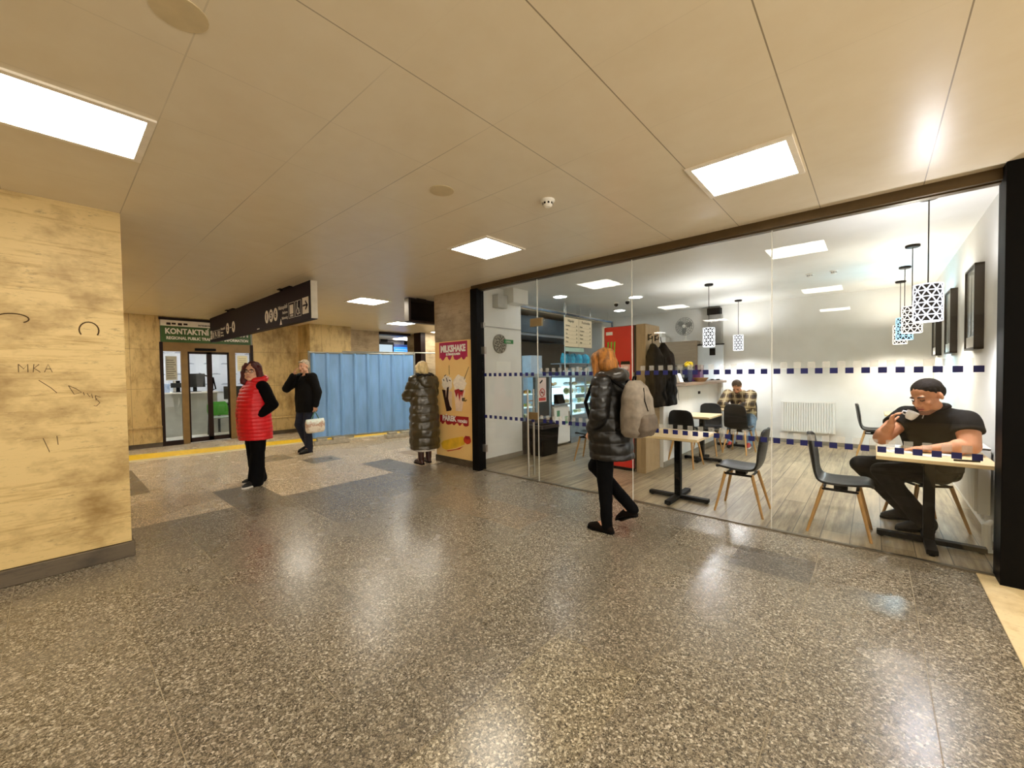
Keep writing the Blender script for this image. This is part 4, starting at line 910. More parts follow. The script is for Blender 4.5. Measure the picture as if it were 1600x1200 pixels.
# food counter with glass display at the entrance end
fc=thing('food_counter','dark food counter with a glass pastry display at the kitchen entrance','counter',(-5.2,6.1,0))
MB().box(-5.6,X1-.02,5.74,6.62,0,.62).build('base',KDK,fc); MB().box(-5.62,X1,5.73,6.64,1.43,1.50).build('top',KST,fc)
m=MB(); 
for y in (5.74,6.16,6.60): m.box(X1-.03,X1,y,y+.03,.62,1.43)
m.box(X1-.03,X1,5.74,6.63,.62,.66); m.build('frame',KST,fc); MB().box(-5.62,-5.6,5.74,6.64,.62,1.43).build('lit_back',LITEB,fc)
for z in (.85,1.1): MB().box(-5.6,X1-.04,5.77,6.15,z,z+.015).build('shelf',LITEB,fc)
MB().box(X1-.012,X1-.006,5.77,6.16,.66,1.43).build('pane',GLASS2,fc)
FOOD=[M('golden_pastry','#d9a441',.6,var=.3,scale=25),M('brown_pastry','#8a5a2b',.6,var=.3,scale=25),M('cream_pastry','#efe2bf',.6,var=.15,scale=25),M('green_salad','#6f8a3a',.6,var=.3,scale=30)]
q=0
for zi,z in enumerate((.665,.866,1.116)):
    for j in range(4):
        y=5.82+j*.092; m=MB().ell((-4.98,y,z+.035),(.055,.04,.035),None,12,8); o=m.build('pastry',FOOD[(q*7+zi)%4],smooth=True); q+=1
        tag(o,'baked roll on a shelf of the small glass display by the kitchen entrance','pastry','pastries in the entrance display')
ns=thing('notice_board','pink and white no smoking notice on the food counter','notice',(X1+.004,6.32,.95)); MB().box(X1,X1+.006,6.20,6.46,.95,1.42).build('sheet',M('pale_pink_paper','#f0d9cf',.6),ns)
m=MB(); n=24
m.tube([(X1+.008,6.33+.075*math.cos(2*math.pi*j/n),1.13+.075*math.sin(2*math.pi*j/n)) for j in range(n+1)],.008,6); m.tube([(X1+.008,6.28,1.18),(X1+.008,6.38,1.08)],.007,6); m.box(X1+.006,X1+.008,6.22,6.44,.97,1.03); m.build('red_ring',M('warning_red','#c8322c',.5),ns)
m=MB(); m.box(X1+.006,X1+.008,6.29,6.37,1.12,1.14); m.obox((X1+.007,6.30,1.34),(.003,.10,.03),Mx.Rotation(.6,3,'X')); m.build('black_symbol',BLACK,ns)
bn=thing('waste_bin','black lidded waste bin in front of the food counter','bin',(-4.58,6.05,0)); MB().loft([((-4.58,6.05,0),.15,.24),((-4.58,6.05,.5),.17,.28)],p=8).build('body',BLACK,bn,bevel=.01); MB().loft([((-4.58,6.05,.5),.18,.29),((-4.58,6.05,.56),.17,.28)],p=8).build('lid',M('dark_brown_lid','#2e211a',.4),bn)
MB().loft([((-4.58,6.05,.562),.13,.22),((-4.58,6.05,.58),.12,.21)],p=8).build('flap',BLACK,bn)
# freezer
frz=thing('small_freezer','short white freezer with a steel tray top and stickers','freezer',(-5.1,6.98,0)); MB().box(-5.4,X1-.02,6.70,7.26,.03,.84).build('body',RAD,frz,bevel=.012)
MB().box(X1-.02,X1+.03,6.70,7.26,.06,.80).build('door',WHT,frz,bevel=.012); MB().box(-5.4,X1+.04,6.68,7.28,.84,.87).build('tray_top',KST,frz,bevel=.004); MB().box(-5.45,-5.3,6.66,7.3,.87,1.46).build('splash_panel',M('icy_blue_panel','#bfdcf2',.4),frz)
for (a,b,c_,d_,mm) in ((6.78,6.88,.62,.74,M('green_sticker','#5f9a72',.5)),(7.07,7.17,.45,.6,M('green_sticker','#5f9a72',.5)),(6.80,6.9,.48,.56,PAP)): MB().box(X1+.03,X1+.033,a,b,c_,d_).build('sticker',mm,frz)
MB().box(X1+.03,X1+.05,7.20,7.23,.4,.7).build('handle',STEEL,frz)
prop('card_terminal','black card terminal standing on the freezer top','terminal',MB().prism([(-4.98,6.92,.871),(-4.84,6.92,.871),(-4.9,6.92,1.06),(-4.98,6.92,1.06)],(0,.24,0)),BLACK,bevel=.01)
for j in range(6): tag(MB().ell((-5.12,6.78+j*.08,1.26+.02*(j%2)),(.04,.045,.035),None,10,6).build('wrapped_bun',FOOD[(0,2,2)[j%3]],smooth=True),'wrapped bun in the small rack above the freezer','bun','buns above the freezer')
prop('bun_rack','wire shelf holding buns above the freezer','rack',MB().box(-5.295,-5.0,6.72,7.24,1.20,1.215),KST)
# tall post + chilled display
prop('counter_post','dark post between the notice and the freezer','post',MB().box(-5.3,X1+.0,6.642,6.657,0,1.45),KDK)
cd=thing('chilled_display','tall chilled glass display full of wrapped snacks','display fridge',(-5.15,7.95,0))
MB().box(-5.55,X1,7.34,8.56,.0,.12).build('base',KST,cd); MB().box(-5.55,-5.5,7.34,8.56,.12,1.42).build('back_panel',LITEB,cd); MB().box(-5.56,X1+.01,7.32,8.58,1.40,1.46).build('top',KST,cd)
MB().box(-5.55,X1-.01,7.34,8.56,.06,.52).build('lower_case',M('lower_case_grey','#7f8f98',.4,var=.15),cd)
m=MB()
for y in (7.33,7.92,8.53): m.box(X1-.02,X1+.012,y,y+.04,.52,1.42)
m.box(X1-.02,X1+.02,7.33,8.57,.52,.60); m.build('door_frame',KST,cd)
for z in (.60,.82,1.03,1.22): MB().box(-5.5,X1-.04,7.36,8.54,z,z+.012).build('shelf',LITEB,cd)
for a,b in ((7.37,7.92),(7.96,8.53)): MB().box(X1-.008,X1-.003,a,b,.60,1.41).build('pane',GLASS2,cd)
SN=[M('white_wrap','#e9ecea',.35,var=.1,scale=30),M('pale_blue_wrap','#bcd9e3',.35,var=.15,scale=30),M('olive_wrap','#8d8a5a',.4,var=.2,scale=30),M('tan_wrap','#cbb28a',.4,var=.2,scale=30)]
for zi,z in enumerate((.613,.833,1.043,1.233)):
    for j in range(7):
        y=7.45+j*.165; hh=.07+.03*((j*3+zi)%3); m=MB(); m.ell((-5.02,y,z+hh*.55),(.07,.062,hh*.55),None,12,8)
        tag(m.build('wrapped_snack',SN[(j*5+zi*3)%4],smooth=True),'wrapped snack lying on a shelf of the chilled display','snack','snacks in the chilled display')
ucol=[M('cyan_bag','#39b9dd',.3,var=.25,scale=18),M('teal_bag','#1f8fb8',.3,var=.25,scale=18)]
sh=thing('bag_shelf','steel shelf with blue bags over the chilled display','shelf',(-5.1,7.9,1.7)); MB().box(-5.35,X1-.06,7.34,8.5,1.70,1.72).build('board',KST,sh)
for y in (7.36,8.47): MB().box(-5.12,-5.09,y,y+.02,1.46,1.70).build('bracket',KST,sh)
for j in range(7):
    y=7.42+j*.155; m=MB().loft([((-5.05,y,1.721),.06,.07),((-5.05,y,1.8),.07,.075),((-5.05,y,1.88),.05,.07),((-5.05,y,1.93),.008,.07,0,10*(j%3-1))],p=3)
    tag(m.build('crisp_bag',ucol[j%2],smooth=True,ang=60),'bright blue snack bag standing in the row above the chilled display','snack bag','blue bags on the shelf')
for j in range(6):
    y=7.42+j*.17; tag(MB().box(-5.08,-4.95,y,y+.10,1.461,1.461+.10+.04*(j%3)).build('small_carton',SN[(j)%2],bevel=.004),'small pale carton on top of the chilled display','carton','cartons on the chilled display')
prop('white_case','tall pale blue white case standing behind the freezer','case',MB().box(-5.85,-5.6,6.95,7.35,.0,1.9),M('pale_case','#d5e4f0',.4))
# hood, dark panels, brown cabinet behind
hod=thing('extractor_hood','dark blue grey extractor hood over the kitchen','hood',(-6.3,7.7,2.0)); MB().box(-6.88,-5.75,6.6,9.6,2.42,2.78).build('canopy',M('hood_bluegrey','#50626f',.35,metal=.3,var=.2,scale=3),hod); MB().box(-6.85,-5.8,6.65,9.55,2.36,2.42).build('lip',KST,hod); MB().box(-6.6,-6.1,7.5,8.1,2.78,ZK-.003).build('flue',KST,hod)
prop('tall_cupboard','brown tall cupboard at the back of the kitchen entrance','cupboard',MB().box(-6.88,-6.55,5.78,6.55,0,2.34),M('brown_cupboard','#6d513a',.5,var=.15),bevel=.006)
prop('rear_cupboard','dark grey brown cupboard run along the kitchen rear','cupboard',MB().box(-6.89,-6.5,6.7,9.8,1.55,2.3),M('dark_taupe','#4a4238',.5,var=.2),bevel=.006)
prop('kitchen_worktop','steel kitchen worktop along the rear wall','worktop',MB().box(-6.89,-6.35,6.7,9.8,0,.92),M('kitchen_blue_front','#4f6a9a',.5,var=.15))
# dark hanging screen frame
hf=thing('overhead_screen','slim dark frame hung above the food counter','screen',(X1,7.4,1.5))
m=MB(); m.box(X1-.03,X1,5.73,9.25,2.72,2.76)
for y in (9.21,): m.box(X1-.03,X1,y,y+.04,2.3,2.76)
m.build('top_rail',M('slate_frame','#2c3a45',.4),hf); 
for y in (5.9,7.15,8.2,9.0): MB().cyl((X1-.015,y,2.76),(X1-.015,y,ZK),.004,seg=6).build('wire',STEEL,hf)
MB().box(X1-.02,X1-.014,7.14,7.17,1.51,2.72).build('glass_edge',M('pale_edge','#cfe4ea',.3),hf)
MENU=M('menu_cream','#ead6b0',.6,var=.03)
for i,(a,b) in enumerate(((7.10,7.64),(7.65,8.19))):
    t=thing('menu_board',['left cream menu board hanging over the counter','right cream menu board hanging over the counter'][i],'menu board',(X1+.02,(a+b)/2,2.06),0,'hanging menu boards'); MB().box(X1+.01,X1+.02,a,b,2.06,2.67).build('panel',MENU,t)
    text(['Nápoje','Pochoutky'][i],.08,(X1+.0215,a+.12,2.58),fy,fz,BLACK,t)
    m=MB()
    for j in range(5):
        z=2.5-j*.085; m.box(X1+.02,X1+.0215,a+.03,b-.03,z-.022,z-.019)
    m.build('rule_lines',M('menu_rule','#8f7a5a',.6),t)
    for j,s_ in enumerate((('Espresso','Latté','Čaj','Kakao','Džus'),('Panini','Croissant','Bageta','Dezert','Salát'))[i]): text(s_,.045,(X1+.0215,a+.04,2.5-j*.085-.01),fy,fz,BLACK,t); 
    for j in range(5): text(('45','59','39','49','55')[j],.045,(X1+.0215,b-.10,2.5-j*.085-.01),fy,fz,BLACK,t)
    for y in (a+.06,b-.06): MB().cyl((X1+.015,y,2.67),(X1+.015,y,ZK),.003,seg=6).build('wire',STEEL,t)
prop('menu_strip','pale green strip hanging below the menu boards','strip',MB().box(X1-.02,X1-.01,7.18,7.9,1.96,2.05),M('mint_strip','#bfe0cf',.5))
# things on the left wall
ck=thing('wall_disc','round grey patterned disc hung on the white wall by the door','wall disc',(-4.82,4.98,1.78)); xa=Mx.Rotation(R(90),3,'Y')
MB().lathe([(.165,0),(.165,.02),(.155,.028),(.003,.028)],(-4.83,5.14,2.02),32,0,xa).build('rim',M('disc_grey','#8f8a7d',.6,var=.6,scale=45),ck,smooth=True)
m=MB()
for j in range(26): a=j*2.4; r_=.028*math.sqrt(j+.5); m.obox((-4.80,5.14+r_*math.cos(a),2.02+r_*math.sin(a)),(.004,.04,.016),Mx.Rotation(a,3,'X'))
m.build('pattern',M('disc_dark','#3a362e',.6),ck)
gs=thing('green_sign','small green open sign stuck on the wall disc','sign',(-4.79,5.35,2.05)); MB().box(-4.797,-4.79,5.22,5.46,2.03,2.10).build('plate',M('exit_green','#1f7a3a',.5),gs); text('OPEN',.05,(-4.789,5.26,2.045),fy,fz,WHT,gs)
prop('wall_speaker','grey box speaker high on the white wall by the door','speaker',MB().box(-4.83,-4.70,4.98,5.22,2.62,2.84),M('speaker_grey','#b9b7b0',.5),bevel=.005)
prop('air_unit','white cover box at the top of the white wall by the door','unit',MB().box(-4.83,-4.60,5.26,5.66,2.72,ZK),RAD,bevel=.006)
prop('paper_note','faint white paper note on the wall under the disc','note',MB().box(-4.83,-4.827,5.05,5.42,1.55,1.72),PAP)
prop('wall_rail','thin grey rail along the white wall above the disc','rail',MB().box(-4.83,-4.82,GY+.07,5.71,2.29,2.305),M('rail_grey','#a7a59c',.4))
# ------------------------------------------------------------------ people
SKIN=M('skin_tan','#c58a66',.6,var=.08,scale=14,spec=.25); SKINP=M('skin_pale','#dba98a',.6,var=.08,scale=14,spec=.25); LIPS=M('lip_red','#8f3f38',.45); EYEW=M('eye_white','#e8e4dc',.3,var=.02); IRIS=M('dark_iris','#241711',.3); BROW=M('brow_hair','#241a13',.8)
SHOEB=M('black_shoe','#141110',.5); SOLEW=M('white_sole','#e4e0d8',.6)
def unit(v): return V(v).normalized()
class Head:
    """head frame: face towards -y, x to the person's left, z up"""
    def __init__(s,c,yaw=0,pitch=0,roll=0,k=1.0):
        s.c=V(c); s.k=k; s.r=Mx.Rotation(R(yaw),3,'Z')@Mx.Rotation(R(pitch),3,'X')@Mx.Rotation(R(roll),3,'Y')
    def p(s,x,y,z): return s.c+s.r@V((x,y,z))*s.k
    def ell(s,m,c,r): m.ell(s.p(*c),[q*s.k for q in r],s.r,20,14)
    def cap(s,m,a,ra,b,rb): m.cap(s.p(*a),ra*s.k,s.p(*b),rb*s.k)
    def build(s,m,wide=1.0):
        s.ell(m,(0,.014,.032),(.074*wide,.093,.086)); s.ell(m,(0,-.022,-.035),(.060*wide,.066,.078)); s.ell(m,(0,-.035,-.075),(.046*wide,.05,.045))
        s.ell(m,(0,-.072,-.098),(.026,.020,.019)); s.cap(m,(-.036,-.0735,.020),.0115,(.036,-.0735,.020),.0115)
        s.cap(m,(0,-.086,.008),.010,(0,-.106,-.032),.0125); s.ell(m,(.014,-.094,-.036),(.010,.012,.009)); s.ell(m,(-.014,-.094,-.036),(.010,.012,.009))
        for q in (-1,1):
            s.ell(m,(q*.040,-.058,-.030),(.023,.022,.024)); s.ell(m,(q*.073*wide,.014,-.010),(.010,.017,.028)); s.ell(m,(q*.045*wide,-.02,-.07),(.024,.045,.032))
        s.cap(m,(-.02,-.083,-.066),.0085,(.02,-.083,-.066),.0085); s.cap(m,(-.016,-.081,-.077),.009,(.016,-.081,-.077),.009)
    def details(s,t,brow=BROW,closed=False,lips=LIPS):
        for q in (-1,1):
            if closed: MB().tube([s.p(q*.018,-.0815,-.002),s.p(q*.031,-.0835,-.007),s.p(q*.046,-.074,-.002)],.0035*s.k,6).build('eyelid',BROW,t,local=s.loc)
            else:
                e=MB(); e.ell(s.p(q*.031,-.076,.0),[w_*s.k for w_ in (.014,.009,.007)],s.r,12,8); eo=e.build('eye',EYEW,t,smooth=True,local=s.loc)
                MB().ell(s.p(q*.031,-.0832,.0),[w_*s.k for w_ in (.0062,.004,.0062)],s.r,10,6).build('iris',IRIS,eo,local=s.loc)
            MB().tube([s.p(q*.013,-.0855,.020),s.p(q*.032,-.0865,.025),s.p(q*.053,-.0735,.019)],[.004*s.k,.006*s.k,.003*s.k],6).build('eyebrow',brow,t,local=s.loc)
        MB().tube([s.p(-.024,-.0885,-.070),s.p(-.008,-.0935,-.068),s.p(.008,-.0935,-.068),s.p(.024,-.0885,-.070)],[.003*s.k,.0055*s.k,.0055*s.k,.003*s.k],6).build('lips',lips,t,local=s.loc,smooth=True)
    loc=True
def hand(m,wr,d,pn,k=1,curl=18,thumb=1,spread=.0215,fr=.0088):
    wr=V(wr); d=unit(d); pn=V(pn); pn=(pn-d*pn.dot(d)).normalized(); sd=d.cross(pn)
    rot=Mx((sd,pn,d)).transposed(); m.ell(wr+d*.05*k,(.042*k,.019*k,.056*k),rot,16,10); m.cap(wr-d*.01,.026*k,wr+d*.03*k,.028*k)
    for i,L in enumerate((.060,.072,.078,.070)):
        o=(i-1.5)*spread*k; p=wr+d*.085*k+sd*o; dd=d.copy()
        for j,f in enumerate((.5,.3,.24)):
            a=R(curl*(1+.35*j)); dd=(dd*math.cos(a)+pn*math.sin(a)).normalized(); pn2=pn
            q=p+dd*L*f*k; m.cap(p,fr*k*(1-.08*j),q,fr*k*(.94-.1*j),seg=10); p=q
    p=wr+d*.028*k+sd*thumb*.030*k; dd=unit(d*.62+sd*thumb*.62+pn*.35); q=p+dd*.045*k; m.cap(p,.0135*k,q,.0105*k,seg=10); m.cap(q,.0105*k,q+unit(dd*.7+d*.4+pn*.25)*.034*k,.009*k,seg=10)
def body(m,J,k=1,bulk=1.0,arm=1.0,leg=1.0):
    m.ell(J['pel'],(.15*k*bulk,.10*k*bulk,.11*k)); m.cap(J['pel'],.10*k*bulk,J['chest'],.12*k*bulk); m.cap(J['chest'],.11*k*bulk,J['neck'],.07*k)
    m.cap(J['shL'],.055*k*arm,J['shR'],.055*k*arm); m.cap(J['neck'],.058*k*bulk**.5,J['head'],.05*k*bulk**.5)
    for s in 'LR':
        m.cap(J['sh'+s],.055*k*arm,J['el'+s],.042*k*arm); m.cap(J['el'+s],.042*k*arm,J['wr'+s],.027*k*min(arm,1.15))
        a=V(J['el'+s]).lerp(V(J['wr'+s]),.28); m.ell(a,(.043*k*arm,)*3)
        m.cap(J['hip'+s],.085*k*leg,J['kn'+s],.055*k*leg); m.cap(J['kn'+s],.054*k*leg,J['an'+s],.036*k*leg)
        m.cap(J['an'+s],.035*k,J['toe'+s],.028*k)
def stand(k,over=None):
    J=dict(pel=(0,0,.95),chest=(0,0,1.28),neck=(0,.01,1.46),head=(0,-.015,1.60),shL=(.175,.01,1.42),shR=(-.175,.01,1.42),elL=(.23,.03,1.13),elR=(-.23,.03,1.13),wrL=(.23,-.04,.88),wrR=(-.23,-.04,.88),
        hipL=(.09,0,.92),hipR=(-.09,0,.92),knL=(.10,-.01,.50),knR=(-.10,-.01,.50),anL=(.10,.03,.09),anR=(-.10,.03,.09),toeL=(.115,-.11,.035),toeR=(-.115,-.11,.035))
    J={a:V(b)*k for a,b in J.items()}
    for a,b in (over or {}).items(): J[a]=V(b)*k
    return J
def shoe(t,an,toe,mat,sole,k=1,local=True,boot=0,name='shoe'):
    an=V(an); toe=V(toe); d=V((toe.x-an.x,toe.y-an.y,0)).normalized(); dz=toe.z-an.z; heel=an-d*.035*k+V((0,0,-.055*k)); u=V((0,0,1))
    m=MB(); m.cap(heel,.036*k,toe,.036*k); m.cap(an+V((0,0,-.02)),.042*k,heel,.036*k); m.cap(an.lerp(toe,.4)+V((0,0,-.005)),.036*k,toe+V((0,0,-.005))+d*.03*k,.028*k)
    if boot: m.cap(an,.05*k,an+V((0,0,boot)),.056*k)
    o=sculpt(name,m,mat,t,.009,3,local=local)
    so=MB(); a=heel-u*.034*k; b=toe+d*.05*k-u*.034*k; n=d.cross(u)
    prof=[a-d*.035*k-n*.02*k,a-d*.02*k-n*.036*k,a.lerp(b,.35)-n*.034*k,a.lerp(b,.75)-n*.044*k,b-n*.028*k,b+d*.012*k,b+n*.028*k,a.lerp(b,.75)+n*.044*k,a.lerp(b,.35)+n*.034*k,a-d*.02*k+n*.036*k,a-d*.035*k+n*.02*k]
    so.prism(prof,(0,0,.022*k)); so.build('sole',sole,o,local=local)
    return o
def trousers(t,J,mat,k=1,thick=1.0,cuff=.058,local=True,top=None,wr=.006):
    m=MB()
    m.ell(J['pel'],(.17*k*thick,.125*k*thick,.12*k)); 
    for s in 'LR':
        m.cap(J['hip'+s],.105*k*thick,J['kn'+s],.075*k*thick); a=V(J['kn'+s]).lerp(V(J['an'+s]),1.07); m.cap(J['kn'+s],.072*k*thick,a,cuff*k*thick)
    return sculpt('trousers',m,mat,t,.011,4,wr,9,local=local)
def figure(label,loc,rz,J,head,skin,k=1,bulk=1,arm=1,leg=1,hands=(),voxel=.0065,local=True,wide=1.0,closed=False,brow=BROW,feat=True,lips=LIPS):
    t=thing('person',label,'person',loc,rz); m=MB(); body(m,J,k,bulk,arm,leg); head.loc=local; head.build(m,wide)
    for h_ in hands: hand(m,**h_)
    b=sculpt('body',m,skin,t,voxel,3,local=local)
    if feat: head.details(t,brow,closed,lips)
    return t
def cone(pts): return pts

# --- woman in the red quilted vest
k=.965
J=stand(k,dict(elL=(.31,.10,1.16),wrL=(.15,-.09,.96),elR=(-.25,.08,1.14),wrR=(-.13,-.08,.98),shL=(.19,.02,1.42),shR=(-.19,.02,1.42),anR=(-.10,.05,.09),toeR=(-.13,-.10,.035),anL=(.09,-.06,.09),toeL=(.14,-.21,.035),knL=(.10,-.03,.5),head=(0,-.02,1.60)))
h=Head(J['head']+V((0,-.012,.035)),42,-2,0,1.12)
t=figure('woman in a red quilted vest with glasses, standing with hand in pocket',(-6.50,1.90,0),6,J,h,SKINP,k,.98,feat=True,wide=1.08,hands=[dict(wr=J['wrL'],d=(-.5,-.8,-.3),pn=(-1,.3,0)),dict(wr=J['wrR'],d=(.4,-.8,-.3),pn=(1,.3,0))],lips=M('lip_pink','#b0565a',.5))
trousers(t,J,M('black_trousers','#08080a',.85,var=.3,spec=.1),k,1.26,.085)
REDV=M('red_quilted_nylon','#d3101c',.42,var=.1,scale=10)
m=MB(); m.loft([((0,-.01,.64),.235,.20),((0,-.02,.80),.245,.205),((0,-.03,.98),.24,.205),((0,-.025,1.18),.23,.19),((0,-.01,1.33),.215,.16),((0,.01,1.42),.17,.12),((0,.01,1.49),.09,.085)],p=2.2)
sculpt('vest',m,REDV,t,.008,2,.005,8,(.052,.010,.0))
m=MB(); m.tube([(.10*math.cos(a)*1.05,.035+.085*math.sin(a),1.465+.02*math.sin(a)) for a in [2*math.pi*i/16-1.1 for i in range(14)]],.05,10); sculpt('hood_collar',m,REDV,t,.01,3,.008,12)
m=MB()
for s in 'LR':
    m.chain([J['sh'+s],J['el'+s],V(J['wr'+s])],[.085,.072,.055])
sculpt('jumper_sleeves',m,M('black_knit','#080708',.9,var=.3,spec=.1),t,.01,4,.006,10)
MB().tube([(-.02,-.205,.63),(-.015,-.232,.98),(-.005,-.205,1.2),(0,-.15,1.36)],.007,6).build('zip',M('dark_zip','#5a0f14',.4),t,local=True)
for s in 'LR': shoe(t,J['an'+s],J['toe'+s],SHOEB,SOLEW,k*1.02)
HM=M('maroon_hair','#48120f',.6,var=.35,scale=25)
m=MB(); h.ell(m,(0,.03,.045),(.092,.095,.09)); h.ell(m,(0,.045,-.03),(.105,.078,.11))
for q in (-1,1): h.cap(m,(q*.078,-.012,.05),.038,(q*.096,.0,-.12),.046); h.cap(m,(q*.04,-.062,.085),.024,(q*.082,-.035,.01),.022)
sculpt('hair',m,HM,t,.008,3,.008,22)
m=MB()
for q in (-1,1): m.tube([h.p(q*.032+.026*math.cos(2*math.pi*i/16),-.097-.004*abs(math.cos(2*math.pi*i/16)),.0+.019*math.sin(2*math.pi*i/16)) for i in range(17)],.0028,6); m.tube([h.p(q*.058,-.095,.006),h.p(q*.078,-.01,.006)],.0026,6)
m.tube([h.p(-.008,-.100,.003),h.p(.008,-.100,.003)],.0028,6); m.build('glasses',M('dark_glasses','#1a1110',.3),t,local=True)

# --- man in a black jacket with a bag, hand to his face
k=1.04
J=stand(k,dict(elR=(-.26,-.22,1.22),wrR=(-.085,-.185,1.475),elL=(.25,.06,1.14),wrL=(.24,.01,.89),knR=(-.10,-.10,.52),anR=(-.10,.10,.11),toeR=(-.11,-.06,.035),knL=(.09,-.05,.50),anL=(.10,-.04,.09),toeL=(.11,-.19,.035),chest=(0,-.02,1.28)))
h=Head(J['head']+V((0,-.02,.04)),8,10,0,1.03)
t=figure('grey haired man in a black jacket with one hand on his face, carrying a bag',(-8.45,3.36,0),14,J,h,SKINP,k,.9,hands=[dict(wr=J['wrR'],d=(.22,.22,1),pn=(.5,.85,0),curl=16,thumb=-1),dict(wr=J['wrL'],d=(0,-.05,-1),pn=(-1,0,0),curl=38,thumb=1)])
trousers(t,J,M('navy_jeans','#161b2e',.8,var=.3),k,1.0,.07)
BJ=M('black_jacket','#0b0908',.75,var=.3,spec=.15)
m=MB(); m.loft([((0,0,.80),.225,.165),((0,-.01,.95),.225,.165),((0,-.02,1.15),.215,.16),((0,-.01,1.33),.215,.145),((0,.01,1.45),.16,.11),((0,.02,1.53),.085,.08)])
for s in 'LR': m.chain([J['sh'+s],J['el'+s],V(J['el'+s]).lerp(V(J['wr'+s]),.93)],[.10,.082,.062])
sculpt('jacket',m,BJ,t,.010,4,.008,7)
m=MB(); m.tube([(.095*math.cos(a),.03+.09*math.sin(a),1.545) for a in [2*math.pi*i/16-1.0 for i in range(14)]],.028,10); sculpt('collar',m,BJ,t,.01,3)
for s in 'LR': shoe(t,J['an'+s],J['toe'+s],SHOEB,BLACK,k)
GH=M('grey_hair','#b9aa90',.7,var=.3,scale=40)
m=MB(); h.ell(m,(0,.03,.052),(.080,.088,.078)); h.ell(m,(0,.055,.0),(.076,.062,.07)); h.cap(m,(-.04,-.055,.092),.018,(.04,-.055,.092),.018); sculpt('hair',m,GH,t,.007,3,.004,40)
hp=WM[t.name]@(J['wrL']+V((0,-.01,-.10)))
bg=thing('shopping_bag','cream patterned shopping bag held by the grey haired man','bag',(hp.x,hp.y,hp.z-.42),14)
tt=NT('landscape_bag_print'); z_=sep(tt,tt.coord())[2]; n_=tt.noise(14,5); tt.base(tt.ramp(tt.math('MULTIPLY_ADD',n_,.5,tt.math('MULTIPLY',z_,1.6)),[(.2,hexc('#c9b294')),(.38,hexc('#efe6d6')),(.5,hexc('#b88f74')),(.62,hexc('#e7efe4')),(.85,hexc('#cfe6dd'))])); tt.b.inputs['Roughness'].default_value=.4
m=MB().loft([((0,0,.0),.06,.17),((0,0,.05),.075,.19),((0,0,.2),.06,.2),((0,0,.265),.015,.195)],p=4); o=m.build('bag_body',tt.m,bg,smooth=True,local=True,ang=60)
m=MB(); m.tube([(0,-.09,.25),(0,-.03,.36),(0,0,.40),(0,.03,.36),(0,.09,.25)],.010,8); m.build('handles',M('mint_strap','#49766b',.6),bg,local=True)

# --- blonde woman in the long olive puffer coat, seen from behind
k=.99
J=stand(k,dict(elL=(.25,-.10,1.16),wrL=(.13,-.30,1.12),elR=(-.25,-.10,1.16),wrR=(-.10,-.32,1.12),head=(0,-.05,1.585),neck=(0,-.01,1.45),toeL=(.10,-.12,.035),anL=(.085,.03,.09),anR=(-.085,-.04,.09),toeR=(-.09,-.19,.035)))
h=Head(J['head']+V((0,-.02,.035)),14,22,-6,1.02)
t=figure('blonde woman in a long shiny olive puffer coat, seen from behind at the poster',(-5.70,4.18,0),-101,J,h,SKINP,k,1,hands=[dict(wr=J['wrL'],d=(-.5,-.8,.1),pn=(-.8,.5,0),curl=35,thumb=1),dict(wr=J['wrR'],d=(.5,-.8,.1),pn=(.8,.5,0),curl=35,thumb=-1)])
OLV=M('olive_puffer_nylon','#3c3420',.28,var=.2,scale=5,spec=.7)
m=MB(); m.loft([((0,.0,.27),.245,.235),((0,0,.5),.25,.235),((0,0,.8),.245,.22),((0,0,1.05),.23,.19),((0,0,1.28),.22,.165),((0,.01,1.41),.175,.13),((0,0,1.50),.09,.09)],p=2.3)
for s in 'LR': m.chain([J['sh'+s],J['el'+s],V(J['el'+s]).lerp(V(J['wr'+s]),.92)],[.10,.095,.07])
sculpt('puffer_coat',m,OLV,t,.010,3,.012,8,(.135,.017,.05))
m=MB(); m.ell((0,.10,1.43),(.15,.085,.10)); m.ell((0,.14,1.36),(.12,.06,.09)); sculpt('hood',m,OLV,t,.01,3,.012,9)
m=MB(); m.tube([(.125*math.cos(a),.045+.10*math.sin(a),1.50-.02*math.sin(a)) for a in [2*math.pi*i/16-.9 for i in range(13)]],.034,10); sculpt('dark_collar',m,M('black_fur','#17120e',.95,var=.4,scale=40),t,.009,1,.012,30)
m=MB().loft([((0,0,.225),.17,.15),((0,0,.30),.18,.16)]); m.build('white_band_below_coat',M('plain_white_band','#efe9df',.7),t,local=True,smooth=True)  # plain white band around the legs just below the coat
BOOT=M('brown_boot','#3a1c14',.45,var=.2)
for s in 'LR': shoe(t,J['an'+s],J['toe'+s],BOOT,BLACK,k,boot=.2,name='boot')
m=MB(); [m.cap(J['an'+s]+V((0,0,.15)),.055,J['kn'+s],.06) for s in 'LR']; sculpt('tights',m,BOOT,t,.011,3)
BL=M('blonde_hair','#e3cd97',.5,var=.22,scale=30,stretch=(1,1,.25))
m=MB(); h.ell(m,(0,.024,.042),(.088,.098,.088)); h.ell(m,(0,.05,-.035),(.088,.068,.10))
for q in (-1,1): h.cap(m,(q*.07,-.02,.04),.034,(q*.076,-.015,-.10),.032)
sculpt('hair',m,BL,t,.007,3,.007,26)

